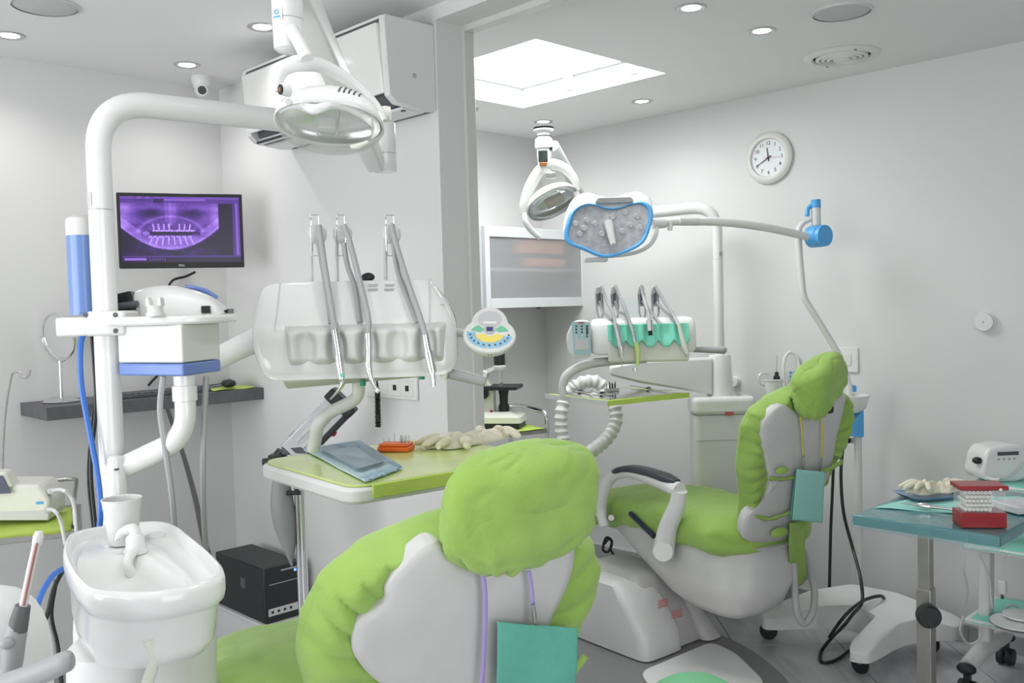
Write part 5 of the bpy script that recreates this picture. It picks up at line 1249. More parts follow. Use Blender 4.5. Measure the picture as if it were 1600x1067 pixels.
MB().box((.004, .004, -.002), (LX-.004, LY-.004, .0)).build('paper', LIME, t2); MB().box((.03, .03, 0), (LX-.03, LY-.02, .002)).build('steel_dish', CHROME, t2)
def T2(px, py): v = TI2 @ hit(px, py, 2, ZT2); return v
q = T2(956, 612); bs = thing('bur_block', 'small steel block of dental burs on the thin steel tray', 'bur holder', TM2 @ Matrix.Translation((q.x, q.y, .0026)))
MB().box((-.03, -.02, 0), (.03, .02, .014)).build('base', STEEL, bs, bevel=.002)
for k in range(7): MB().cyl((-.024+.008*k, (-1)**k*.008, .014), (-.024+.008*k, (-1)**k*.008, .035+.006*(k % 3)), .0022, seg=6).build('bur', DGREY, bs)
for k, (a, b, lb) in enumerate(((( 985, 606), (1050, 614), 'long steel dental forceps across the thin steel tray'), ((893, 610), (925, 617), 'short steel probe at the papered end of the thin steel tray'), ((925, 615), (962, 620), 'steel and brass hand instrument beside the bur block'))):
    a, b = T2(*a), T2(*b); o = thing('hand_instrument', lb, 'instrument', TM2, 'hand instruments on the thin tray')
    mid = a.lerp(b, .45); MB().tube([(a.x, a.y, .012), (a.x*.7+b.x*.3, a.y*.7+b.y*.3, .008), (b.x*.8+a.x*.2, b.y*.8+a.y*.2, .008), (b.x, b.y, .014)], [.0015, .004, .004, .0015], 8, n=4).build('shaft', STEEL, o)
    MB().ell((mid.x, mid.y, .011), (.018, .008, .006), seg=12, rows=6).build('grip', DGREY, o)
# ---- corrugated suction hoses
def corr(root, pts, r, m):
    P_ = crom(pts, 14); out = []; Rr = []
    L_ = 0; acc = []
    for i, p in enumerate(P_):
        if i: L_ += (p-P_[i-1]).length
        acc.append(L_)
    n = int(L_/.0085); k = 0
    for i in range(n):
        s = L_*i/(n-1)
        while k < len(acc)-2 and acc[k+1] < s: k += 1
        t = (s-acc[k])/max(1e-6, acc[k+1]-acc[k]); out.append(P_[k].lerp(P_[k+1], t)); Rr.append(r*(1+.13*math.sin(i*PI/2.0)))
    MB().tube(out, Rr, 14).build('corrugated_hose', m, root)
F = Fr(915, 650, 4.25)
sh_ = thing('suction_hoses', 'white corrugated suction hoses looped under the smaller console', 'hose', F)
Pq = lambda px, py, d: F.loc(Q(px, py, d))
HW = mat('hose_white', (.74, .74, .71), .4)
corr(sh_, [Pq(898, 604, 4.70), Pq(912, 597, 4.70), Pq(932, 597, 4.70), Pq(948, 612, 4.70), Pq(960, 635, 4.68), Pq(962, 660, 4.66), Pq(948, 685, 4.63), Pq(928, 702, 4.58), Pq(905, 715, 4.53), Pq(880, 720, 4.53)], 0.033, HW)
corr(sh_, [Pq(898, 604, 4.70), Pq(884, 618, 4.70), Pq(878, 640, 4.68), Pq(877, 665, 4.68), Pq(880, 690, 4.68), Pq(888, 715, 4.68), Pq(905, 735, 4.68)], 0.033, HW)
# ================================================================ OVAL LAMP OF THE SECOND UNIT
F = Fr(860, 305, 4.2)
l2 = thing('operating_lamp', 'white oval dental lamp with mirror reflector hung from a tall joint', 'lamp', F)
P = lambda px, py, d=4.2: F.loc(Q(px, py, d))
jj = P(928, 334, 4.82)
MB().lathe([(.03, -.05), (.034, -.045), (.034, .05), (.001, .055)], 20, M=Matrix.Translation((jj.x, jj.y, jj.z-.01))).build('lower_joint', WHITE, l2)
a, b = P(922, 330, 4.78), P(864, 228, 4.3)
MB().tube([a, b], [.026, .030], 12).build('spring_arm', LGREY, l2)
zt, zm, zk = P(850, 216).z, P(850, 232).z, P(850, 262).z; q = P(850, 230)
MB().lathe([(.040, zm), (.042, zm+.01), (.040, zt-.005), (.026, zt+.008), (.001, zt+.010)], 24, M=Matrix.Translation((q.x, q.y, 0))).build('upper_joint', WHITE, l2)
MB().lathe([(.034, zt+.006), (.034, zt+.010)], 24, M=Matrix.Translation((q.x, q.y, 0)), cap0=False, cap1=False).build('joint_ring', BLACK, l2)
MB().lathe([(.030, zt+.006), (.030, zt+.03), (.046, zt+.034), (.046, zt+.044), (.001, zt+.046)], 24, M=Matrix.Translation((q.x, q.y, 0))).build('joint_cap', WHITE2, l2)
MB().lathe([(.047, zt+.040), (.047, zt+.048), (.001, zt+.049)], 24, M=Matrix.Translation((q.x, q.y, 0))).build('dark_cap', BLACKG, l2)
MB().cbox((q.x+.024, q.y, zm-.004), (.03, .05, .012)).build('stop', BLACK, l2)
MB().lathe([(.034, zm), (.033, zm-.03), (.028, zk-.01), (.022, zk-.03)], 22, M=Matrix.Translation((q.x, q.y, 0))).build('neck', WHITE, l2)
a, b = P(841, 234, 4.15), P(856, 252, 4.15)
MB().box((a.x, q.y-.040, b.z), (b.x, q.y-.028, a.z)).build('circuit_window', mat('circuit', (.04, .06, .05), .3, var=.6, vscale=60), l2, bevel=.004)
MB().box((a.x+.004, q.y-.038, b.z-.018), (b.x-.004, q.y-.028, b.z)).build('copper_strip', mat('copper', (.6, .25, .12), .3, 1), l2, bevel=.003)
yoke = [P(819, 335), P(820, 318), P(829, 290), P(845, 265), P(862, 257), P(880, 262), P(896, 278), P(903, 298)]
MB().tube(yoke, [.020, .024, .026, .026, .026, .024, .020, .012], 14, n=6).build('yoke', OFFW, l2)
MB().tube([P(852, 255), P(858, 275)], [.024, .018], 14).build('yoke_stem', OFFW, l2)
q = P(860, 274, 4.12); MB().cbox(q, (.044, .03, .026)).build('latch', STEEL, l2, bevel=.004)
HM2 = Matrix.Translation(P(864, 318)) @ Matrix.Rotation(math.radians(-24), 4, 'Y') @ Matrix.Rotation(math.radians(-38), 4, 'X')
def bowl2(k, z1, z0=0): return [[(x, y, z0+z1*math.sin(i/8*PI/2)) for x, y in sup(36, .125*k*max(.03, math.cos(i/8*PI/2)), .085*k*max(.03, math.cos(i/8*PI/2)), 2.2)] for i in range(9)]
MB().loft(bowl2(1, .085), cap0=False).build('shell', OFFW, l2, M=HM2, solid=.003)
MB().loft(bowl2(.95, .06, .001), cap0=False).build('reflector', mat('mirror_reflector', (.80, .82, .88), .07, 1), l2, M=HM2)
MB().loft(bowl2(.99, -.03), cap0=False).build('clear_cover', CLR, l2, M=HM2, solid=.002)
MB().cbox((.01, -.005, .008), (.085, .045, .03)).build('lamp_shield', mat('beige_shield', (.55, .44, .36), .4), l2, M=HM2, bevel=.004)
MB().tube([P(819, 335, 4.12), P(822, 348, 4.1), P(830, 360, 4.1), P(844, 372, 4.1)], [.013, .014, .014, .012], 10, n=4).build('grip', LGREY, l2)
MB().tube([P(900, 300, 4.15), P(904, 312, 4.15)], .014, 10).build('side_pivot', LGREY, l2)
# ================================================================ LED LAMP ON A ROLLING STAND
base_o = hit(1343, 905, 2, .25)
F = Fr(0, 0, 0, o=(base_o.x, base_o.y, 0))
ls = thing('led_lamp_stand', 'blue-rimmed LED dental lamp on a white rolling stand with castors', 'lamp', F)
PD = (base_o-CO).dot(FW)
P = lambda px, py, d=PD: F.loc(Q(px, py, d))
ZB = .25
outl = [(1188, 958, .145), (1197, 948, .155), (1265, 922, .24), (1330, 912, .25), (1400, 925, .24), (1495, 960, .17), (1508, 972, .15), (1495, 980, .15), (1440, 965, .20), (1405, 974, .20), (1374, 1000, .17), (1356, 1021, .135), (1326, 1017, .135), (1330, 1003, .16), (1370, 962, .22), (1335, 945, .22), (1285, 946, .20), (1212, 966, .145), (1193, 967, .14)]
ol = []
for a, b, z in outl: v = F.loc(hit(a, b, 2, z)); ol.append(v)
pl = [Vector(v) for v in rpoly([(v.x, v.y, v.z) for v in ol], .022, 4)]
cx_, cy_ = sum(v.x for v in pl)/len(pl), sum(v.y for v in pl)/len(pl)
def zb_(z): return .092 + max(0, z-.16)*.2
MB().loft([[(v.x, v.y, zb_(v.z)) for v in pl], [(v.x, v.y, v.z-.012) for v in pl], [(v.x*.995+cx_*.005, v.y*.995+cy_*.005, v.z-.003) for v in pl], [(v.x*.985+cx_*.015, v.y*.985+cy_*.015, v.z) for v in pl]]).build('base', WHITE2, ls, sharp=50)
for (a, b) in ((1203, 1001), (1347, 1055), (1458, 1022), (1497, 1000)):
    q = F.loc(hit(a, b, 2, 0))
    if (a, b) == (1497, 1000): continue
    MB().cyl((q.x, q.y+.02, .05), (q.x, q.y+.02, .10), .011, seg=12).build('castor_stem', STEEL, ls)
    m_ = MB(); ang = .5 if a > 1300 else 1.35
    dx, dy = math.cos(ang)*.012, math.sin(ang)*.012
    MB().lathe([(.012, -.013), (.036, -.012), (.040, -.006), (.040, .006), (.036, .012), (.012, .013)], 24, M=Matrix.Translation((q.x, q.y+.02, .040)) @ Matrix.Rotation(ang, 4, 'Z') @ Matrix.Rotation(PI/2, 4, 'Y')).build('castor_wheel', BLACK, ls)
    MB().cbox((q.x, q.y+.02, .058), (.034, .05, .03)).build('castor_fork', STEEL if a > 1300 else DGREY, ls, bevel=.006)
# lower pole, collar
ztop = P(1331, 668).z
MB().cyl((0, 0, ZB-.02), (0, 0, ztop), .0165, seg=20).build('pole', OFFW, ls)
# blue basket and white dish
zc = P(1328, 660).z
MB().prism(rpoly([P(1305, 676).xz[:], P(1340, 680).xz[:], P(1339, 636).xz[:], P(1322, 655).xz[:]], .01, 3), -.05, .03).build('blue_bracket', BLUEP, ls, bevel=.006)
dc = P(1329, 627, PD-.06)
MB().lathe([(.001, -.055), (.04, -.05), (.065, -.03), (.078, .012), (.082, .028), (.079, .030), (.06, -.022), (.001, -.045)], 32, M=Matrix.Translation(dc)).build('dish', WHITE, ls)
MB().cbox(P(1332, 607, PD+.02), (.03, .03, .03)).build('blue_clip', BLUEP, ls, bevel=.004)
MB().lathe([(.02, -.012), (.02, .012), (.001, .014)], 16, M=Matrix.Translation(P(1334, 688, PD))).build('cable_collar', WHITE2, ls)
MB().tube([P(1316, 690, PD-.02), P(1328, 688, PD-.02)], .012, 10).build('black_plug', BLACK, ls)
# upper tube
d2 = PD
MB().tube([P(1331, 668, d2), P(1326, 600, d2), P(1312, 556, d2), P(1283, 508, d2), P(1255, 464, d2), P(1249, 400, d2), P(1247, 362, d2), P(1252, 349, d2), P(1266, 343, d2)], [.016, .015, .0145, .0145, .0155, .016, .0155, .013, .011], 16, fil=.04).build('upper_tube', OFFW, ls)
q = P(1275, 343, d2)
zt, zl, zb = P(1275, 325, d2).z, P(1274, 312, d2).z, P(1277, 352, d2).z
MB().cyl((q.x, q.y, zb), (q.x, q.y, zt), .022, .0215, 22).build('pivot', OFFW, ls)
MB().cyl((q.x, q.y, zt), (q.x, q.y, zl), .0225, .022, 22).build('pivot_cap', BLUEP, ls)
MB().tube([P(1268, 321, d2), P(1262, 326, d2), P(1261, 338, d2)], .011, 10).build('blue_latch', BLUEP, ls)
jq = P(1279, 369, d2-.03)
MB().lathe([(.001, -.05), (.042, -.048), (.050, -.04), (.050, .012), (.046, .016), (.046, .02), (.050, .024), (.048, .04), (.001, .045)], 30, M=Matrix.Translation(jq) @ Matrix.Rotation(.5, 4, 'Z') @ Matrix.Rotation(PI/2, 4, 'X')).build('blue_joint', BLUEP, ls)
MB().tube([P(1262, 370, d2-.03), P(1200, 356, d2-.10), P(1130, 347, d2-.18), P(1060, 346, d2-.24), P(1034, 349, d2-.25)], [.0175, .0185, .019, .0175, .0165], 16, n=5).build('arm', OFFW, ls)
q1, q2 = P(1060, 346, d2-.245), P(1090, 346, d2-.215)
MB().tube([q1+Vector((0, -.003, .0)), q2+Vector((0, -.003, 0))], .0188, 16).build('arm_label', LGREY, ls)
MB().tube([P(1020, 350, d2-.27), P(1040, 348, d2-.26)], [.023, .022], 18).build('yoke_hub', WHITE2, ls)
MB().cyl(P(1047, 346, d2-.255), P(1047, 360, d2-.255), .011, seg=12).build('tension_screw', WHITE2, ls)
dh = d2-.30
MB().tube([P(1026, 352, d2-.27), P(1024, 368, dh), P(1012, 385, dh), P(985, 396, dh+.02), P(940, 400, dh+.03)], [.010, .010, .010, .010, .012], 10, n=5).build('yoke', WHITE2, ls)
# head: face tilted down toward the patient chair
HF = Fr(951, 355, d2-.34)
hp = F.loc(HF.o)
rim = [(882, 372), (884, 355), (893, 330), (908, 318), (924, 316), (946, 323), (968, 323), (990, 316), (1005, 314), (1018, 322), (1020, 338), (1013, 362), (1003, 380), (982, 393), (955, 402), (935, 402), (910, 391), (888, 382)]
rp = crom([Vector((*HF.p(a, b),)) for a, b in rim], 4, True)
cx_ = sum(v.x for v in rp)/len(rp); cz_ = sum(v.z for v in rp)/len(rp)
def hr(k, y, dz=0, tilt=.35): return [(hp.x+cx_+(v.x-cx_)*k, hp.y+y+(v.z-cz_)*tilt*k, hp.z+cz_+(v.z-cz_)*k+dz) for v in rp]
hb = MB().loft([hr(.50, .105, .075), hr(.80, .09, .068), hr(.95, .06, .056), hr(1.02, .028, .036), hr(1.02, .008, .012), hr(1.0, .0)]).build('head', WHITE, ls, sharp=60)
MB().loft([hr(.90, .0), hr(.905, -.010), hr(.95, -.016), hr(1.0, -.012), hr(1.015, .0), hr(.99, .012), hr(.92, .008)], closed=True).build('blue_rim', BLUEP, hb, sharp=60)
MB().loft([hr(.91, -.004), hr(.5, -.003), hr(.03, -.002)], cap0=False).build('lens_plate', mat('lens_grey', (.42, .43, .46), .35, var=.25, vscale=40), hb)
for (a, b) in ((899, 350), (917, 344), (912, 357), (930, 350), (905, 366), (958, 338), (978, 331), (996, 338), (985, 352), (972, 362), (940, 366), (1000, 356)):
    v = HF.p(a, b); MB().lathe([(.014, .0), (.011, -.006), (.001, -.008)], 16, M=Matrix.Translation((hp.x+v.x, hp.y-.005+(v.z-cz_)*.35, hp.z+v.z)) @ Matrix.Rotation(-PI/2, 4, 'X')).build('led_lens', mat('led_lens', (.55, .56, .58), .08, coat=.5), hb)
v0, v1 = HF.p(950, 347), HF.p(956, 384)
MB().tube([(hp.x+v0.x, hp.y-.01, hp.z+v0.z), (hp.x+v1.x, hp.y-.06, hp.z+v1.z)], [.020, .013], 14).build('centre_grip', OFFW, hb)
a, b = HF.p(930, 308), HF.p(992, 320)
MB().prism(rpoly([(hp.x+a.x, hp.z+b.z+.012), (hp.x+b.x, hp.z+b.z+.012), (hp.x+b.x-.01, hp.z+a.z), (hp.x+a.x+.01, hp.z+a.z)], .012, 4), hp.y+.018, hp.y+.05).build('top_window', mat('smoked_window', (.40, .40, .41), .2), hb, bevel=.003)
q = HF.p(932, 405); MB().cbox((hp.x+q.x, hp.y+.03, hp.z+q.z), (.10, .04, .022)).build('sensor_box', WHITE2, hb, bevel=.007)
a, b = HF.p(911, 387), HF.p(968, 391); MB().tube([(hp.x+a.x, hp.y-.022, hp.z+a.z-.004), (hp.x+(a.x+b.x)/2, hp.y-.03, hp.z+a.z-.016), (hp.x+b.x, hp.y-.022, hp.z+b.z+.002)], .009, 10, n=4).build('lower_bar', WHITE2, hb)
# cables of the stand
zh = lambda px, py, z: F.loc(hit(px, py, 2, z))
MB().tube([P(1318, 690, PD-.03), P(1314, 740, PD-.05), P(1318, 800, PD-.06), P(1332, 855, PD-.08), zh(1344, 900, .33), zh(1347, 940, .245), zh(1332, 960, .235), zh(1318, 978, .19), zh(1300, 996, .06), zh(1283, 1018, .010), zh(1284, 1034, .010), zh(1305, 1032, .012), zh(1333, 1012, .014)], .0075, 8, n=6).build('black_cable', BLACK, ls)
MB().tube([zh(1383, 938, .215), zh(1376, 931, .25), zh(1352, 937, .258), zh(1330, 952, .25), zh(1312, 972, .20), zh(1296, 995, .09)], .0072, 8, n=6).build('black_cable', BLACK, ls)
MB().tube([P(1303, 690, PD+.05), P(1301, 760, PD+.06), P(1298, 830, PD+.05), P(1296, 918, PD+.03)], .0072, 8, n=5).build('black_cable', BLACK, ls)
# grey drain hose below the second chair's back
F = FC2
gh = [FC2.loc(Q(*p)) for p in ((1240, 880, 3.75), (1242, 925, 3.72), (1246, 960, 3.7), (1257, 974, 3.7), (1270, 955, 3.72), (1272, 920, 3.78), (1262, 880, 3.85), (1255, 860, 3.9))]
MB().tube(gh, .0145, 12, n=6).build('grey_hose', mat('hose_grey', (.45, .45, .45), .4), c2)
# ================================================================ MICROSCOPE AND ITS TROLLEY
ZM = Q(790, 672, 4.85).z
F = Fr(0, 0, 0, o=hit(780, 668, 2, ZM), turn=-12)
mt0 = hit(870, 672, 2, ZM)
tw = thing('steel_trolley', 'chrome-railed steel trolley with lime paper carrying the microscope', 'trolley', Fr(0, 0, 0, o=(F.o.x, F.o.y, 0), turn=28))
MB().box((-.42, -.20, ZM-.024), (.20, .24, ZM-.004)).build('top_shelf', STEEL, tw, bevel=.003)
MB().box((-.42, -.20, .25), (.20, .24, .27)).build('lower_shelf', STEEL, tw, bevel=.003)
for x in (-.41, .19):
    for y in (-.19, .23): MB().cyl((x, y, .05), (x, y, ZM+.07 if x > 0 else ZM), .011, seg=14).build('leg', CHROME, tw); MB().lathe([(.001, -.012), (.025, -.012), (.025, .012), (.001, .012)], 16, M=Matrix.Translation((x, y, .026)) @ Matrix.Rotation(PI/2, 4, 'X')).build('castor', BLACK, tw)
MB().tube([(.19, -.19, ZM+.0), (.19, -.19, ZM+.085), (.15, .0, ZM+.105), (.19, .23, ZM+.085), (.19, .23, ZM)], .012, 12, fil=.05).build('end_rail', CHROME, tw)
MB().tube([(-.41, .23, ZM+.07), (.19, .23, ZM+.085)], .010, 12).build('back_rail', CHROME, tw); MB().tube([(-.41, .23, ZM-.01), (-.41, .23, ZM+.07)], .010, 12).build('rail_post', CHROME, tw)
tag(MB().grid(lambda u, v: tuple(Vector((tw.matrix_world @ Vector((-.41+.58*u+.02*v, -.21+.42*v, ZM+.0005+.003*abs(math.sin(8*u+5*v))))))), 20, 14).build('tray_paper', LIME, solid=.001), 'lime paper sheet under the microscope on the steel trolley', 'paper')
mc = thing('microscope', 'cream and black laboratory microscope standing on the lime paper', 'microscope', Matrix.Translation((0, 0, .0055)) @ F.M)
s = 4.85/1428
MB().loft([[(x, y, 0) for x, y in rpoly([(-.10, -.10), (.13, -.10), (.13, .10), (-.10, .10)], .02)], [(x, y, .030) for x, y in rpoly([(-.10, -.10), (.13, -.10), (.13, .10), (-.10, .10)], .02)]]).build('black_foot', BLACK, mc)
MB().loft([[(x, y, .030) for x, y in rpoly([(-.115, -.105), (.14, -.105), (.14, .105), (-.115, .105)], .02)], [(x, y, .06) for x, y in rpoly([(-.115, -.105), (.135, -.105), (.135, .105), (-.115, .105)], .02)], [(x, y, .085) for x, y in rpoly([(-.11, -.07), (.08, -.07), (.08, .07), (-.11, .07)], .02)]]).build('cream_base', CREAM, mc)
MB().prism(rpoly([(-.10, .08), (-.02, .08), (-.02, .20), (-.06, .26), (-.05, .30), (-.09, .31), (-.11, .2)], .012, 3), -.03, .03).build('arm', CREAM, mc, bevel=.006)
MB().box((-.09, -.09, .205), (.12, .09, .225)).build('stage', BLACK, mc, bevel=.003)
MB().lathe([(.028, .085), (.03, .11), (.022, .13), (.024, .17), (.030, .2)], 18, M=Matrix.Translation((.03, 0, 0))).build('condenser', BLACK, mc)
MB().cyl((.015, 0, .225), (.015, 0, .30), .013, .016, 16).build('objective', CHROME, mc)
MB().lathe([(.024, .30), (.034, .315), (.034, .33), (.028, .335)], 20, M=Matrix.Translation((.012, 0, 0))).build('tube_collar', WHITE2, mc)
MB().cyl((.012, 0, .335), (.012, 0, .445), .031, seg=22).build('eyepiece_tube', BLACK, mc)
MB().prism(rpoly([(-.08, .28), (.0, .315), (.0, .335), (-.08, .305)], .004, 2), -.02, .02).build('tube_bracket', WHITE2, mc)
for y in (-.05, .05): MB().cyl((-.075, y*.6, .185), (-.075, y*1.3, .185), .032, seg=18).build('focus_knob', BLACK, mc)
MB().cyl((-.10, -.05, .125), (-.10, -.08, .125), .01, seg=12).build('small_screw', STEEL, mc); MB().lathe([(.008, 0), (.008, .01), (.001, .011)], 12, M=Matrix.Translation((-.03, -.05, .085))).build('red_switch', RED, mc)
# black cord below the partition end and lower grey cupboard seen behind the chair
cdp = [hit(930, 852, 2, .35), Q(944, 850, 5.0), Q(952, 842, 5.0), Q(956, 850, 5.0), Q(950, 862, 5.0), Q(942, 858, 5.0), Q(947, 840, 5.0), Q(956, 845, 5.0), Q(954, 858, 5.0), Q(961, 872, 5.05), Q(955, 884, 5.05), Q(945, 884, 5.05), Q(932, 877, 5.05)]
tag(MB().tube(cdp[1:], .007, 8, n=6).build('looped_cord', BLACK), 'black cord looped near the floor by the grey skirting', 'cord')
# ================================================================ STEEL INSTRUMENT TABLE
ZI = .90
C0 = hit(1563, 838, 2, ZI); C1 = hit(1330, 804, 2, ZI)
tbx0, tby0, tby1 = (C0.x+C1.x)/2, C0.y, C1.y
TM3 = Matrix.Translation((tbx0, tby0, 0)); TI3 = TM3.inverted(); LY = tby1-tby0; LX = .62
it = thing('instrument_table', 'steel-legged instrument table with its top wrapped in blue film', 'table', TM3)
WRAP = mat('blue_wrapped_top', (.075, .23, .25), .22, var=.15, vscale=5, bump=.25, bscale=18, coat=.3)
MB().box((0, 0, ZI-.032), (LX, LY, ZI)).build('top', WRAP, it, bevel=.006)
MB().grid(lambda u, v: (LX*u, -.003-.003*math.sin(u*30), ZI-.036+.036*v), 30, 3).build('film_skirt', mat('table_film', (.25, .50, .52), .1, alpha=.25), it, solid=.0005)
MB().grid(lambda u, v: (-.003-.003*math.sin(u*26), LY*u, ZI-.038+.038*v), 26, 3).build('film_skirt', mat('table_film', (.25, .50, .52), .1, alpha=.25), it, solid=.0005)
lq = TI3 @ hit(1446, 850, 2, ZI-.09)
LS = mat('steel_leg', (.40, .375, .35), .34, .9, var=.15, vscale=14)
zj = (TI3 @ Q(1445, 912, 2.75)).z
MB().box((lq.x-.017, lq.y-.017, zj-.05), (lq.x+.017, lq.y+.017, ZI-.032)).build('inner_post', LS, it, bevel=.002)
MB().box((lq.x-.021, lq.y-.021, .03), (lq.x+.021, lq.y+.021, zj)).build('outer_post', LS, it, bevel=.002)
MB().box((lq.x-.06, lq.y-.06, ZI-.04), (lq.x+.06, lq.y+.06, ZI-.032)).build('mount_plate', DGREY, it)
kq = Vector((lq.x-.021, lq.y-.005, (TI3 @ Q(1436, 946, 2.75)).z))
MB().lathe([(.012, -.01), (.012, .02), (.03, .022), (.034, .028), (.034, .05), (.028, .056), (.001, .057)], 24, M=Matrix.Translation(kq) @ Matrix.Rotation(math.radians(35), 4, 'Z') @ Matrix.Rotation(-PI/2, 4, 'Y')).build('clamp_knob', BLACK, it)
for a, b in (((lq.x-.02, lq.y-.26, .03), (lq.x+.02, lq.y+.26, .06)), ((lq.x-.02, lq.y-.02, .03), (lq.x+.45, lq.y+.02, .06))): MB().box(a, b).build('foot_bar', LS, it, bevel=.003)
for x, y in ((0, -.24), (0, .24), (.43, 0)): MB().lathe([(.001, 0), (.02, 0), (.02, .03), (.001, .03)], 14, M=Matrix.Translation((lq.x+x, lq.y+y, 0))).build('foot', BLACK, it)
def TP(px, py, dz=0): v = hit(px, py, 2, ZI+dz); return v
# papers, tray, gloves, tool, cotton box
q = [TP(1366, 794), TP(1440, 776), TP(1600, 776), TP(1530, 806)]
tag(MB().grid(lambda u, v: tuple(q[0].lerp(q[1], v).lerp(q[3].lerp(q[2], v), u)+Vector((0, 0, .002+.0015*math.sin(9*u+4*v)))), 18, 10).build('mint_napkin', MINTP, solid=.0008), 'pale mint paper napkin spread on the blue-wrapped table', 'napkin')
gt = TP(1455, 778); GT = Matrix.Translation((gt.x, gt.y, ZI+.006)) @ Matrix.Rotation(YAW-PI/2+.2, 4, 'Z')
td = thing('instrument_dish', 'shallow blue plastic dish holding gloves on the wrapped table', 'dish', GT)
MB().loft([[(x, y, z) for x, y in rpoly([(-a, -b), (a, -b), (a, b), (-a, b)], .02, 4)] for a, b, z in ((.085, .055, 0), (.098, .066, .012), (.103, .07, .012), (.098, .066, .010), (.083, .053, .002))]).build('dish', mat('dish_blue', (.30, .42, .60), .2), td)
gl2 = thing('latex_gloves', 'cream latex gloves heaped in the blue dish on the wrapped table', 'gloves', GT @ Matrix.Translation((.0, 0, .014)))
def heap(root, c, sx, sy, hgt, seed):
    MB().grid(lambda u, v: (c[0]+sx*v*math.cos(2*PI*u)*(1+.2*math.sin(10*PI*u)), c[1]+sy*v*math.sin(2*PI*u)*(1+.2*math.cos(6*PI*u)), .001+hgt*(1-v**2)*(1+.7*noise.noise(Vector((4*v*math.cos(2*PI*u), 4*v*math.sin(2*PI*u), seed))))), 36, 9).build('glove_palm', LATEX, root, solid=.001, fix=False)
    for k in range(5):
        a = seed+k*.55; d = Vector((math.cos(a), math.sin(a)*.7, 0))
        MB().tube([(c[0]+d.x*.02, c[1]+d.y*.02, hgt*.8), (c[0]+d.x*.05, c[1]+d.y*.05, hgt*1.0), (c[0]+d.x*.085, c[1]+d.y*.085, hgt*.6)], [.012, .010, .006], 9, n=4).build('glove_finger', LATEX, root)
heap(gl2, (-.02, 0), .06, .04, .030, 2.2); heap(gl2, (.05, .0), .05, .036, .026, 5.0)
a, b = TP(1408, 793), TP(1500, 805)
tl = thing('steel_handpiece', 'knurled steel handpiece lying on the mint napkin', 'instrument', Matrix.Translation((0, 0, .002)))
MB().tube([Vector((v.x, v.y, ZI+.012)) for v in (a, a.lerp(b, .3))], [.0015, .004], 8).build('tip', STEEL, tl)
MB().tube([Vector((v.x, v.y, ZI+.012)) for v in (a.lerp(b, .28), a.lerp(b, .42), a.lerp(b, .52))], [.007, .010, .0085], 14).build('knurled_body', CHROME, tl)
MB().tube([Vector((v.x, v.y, ZI+.012)) for v in (a.lerp(b, .5), a.lerp(b, .75), b)], [.006, .004, .004], 10).build('shank', STEEL, tl)
qb = TP(1520, 826); RB = Matrix.Translation((qb.x, qb.y, ZI+.0015)) @ Matrix.Rotation(YAW-PI/2-math.radians(8), 4, 'Z')
cbx = thing('cotton_dispenser', 'clear cotton roll dispenser box with red lid and red base', 'dispenser', RB)
sb = 2.5/1428; bw = 68*sb; x0b = -.030
MB().box((x0b, 0, 0), (x0b+bw, .075, 24*sb)).build('red_base', RED, cbx, bevel=.002)
hz0, hz1 = 24*sb, 60*sb
ACR = mat('clear_acrylic', (.9, .93, .93), .04, alpha=.10)
m = MB(); m.box((x0b+.003, .003, hz0), (x0b+bw-.003, .005, hz1)); m.box((x0b+.003, .070, hz0), (x0b+bw-.003, .072, hz1)); m.box((x0b+.003, .005, hz0), (x0b+.005, .070, hz1)); m.box((x0b+bw-.005, .005, hz0), (x0b+bw-.003, .070, hz1)); m.build('acrylic_wall', ACR, cbx, flat=True)
MB().box((x0b-.004, -.004, hz1), (x0b+bw+.004, .08, hz1+.012)).build('red_lid', RED, cbx, bevel=.002)
MB().cyl((x0b+bw-.018, -.006, hz1+.003), (x0b+bw-.018, -.003, hz1+.003), .004, seg=12).build('lid_pin', WHITE2, cbx)
COT = mat('cotton', (.72, .72, .66), .9, bump=.4, bscale=90)
for i in range(7):
    for j in range(5):
        x = x0b+.010+(bw-.045)*(i+.5*(j % 2))/7+.005; z = hz0+.008+j*.0115
        if x < x0b+bw-.03: MB().cyl((x, .010, z), (x+.002, .064, z), .0056, seg=9).build('cotton_roll', COT, cbx)
q = TP(1592, 800); wt = thing('white_organiser', 'low white compartment tray at the wrapped table edge', 'tray', Matrix.Translation((q.x, q.y, ZI+.003)) @ Matrix.Rotation(YAW-PI/2+.25, 4, 'Z'))
MB().box((-.04, -.04, 0), (.14, .07, .022)).build('body', WHITE2, wt, bevel=.003)
for k in range(4): MB().box((-.03+.04*k, -.03, .0215), (.0+.04*k, .06, .024)).build('cell', LGREY, wt)
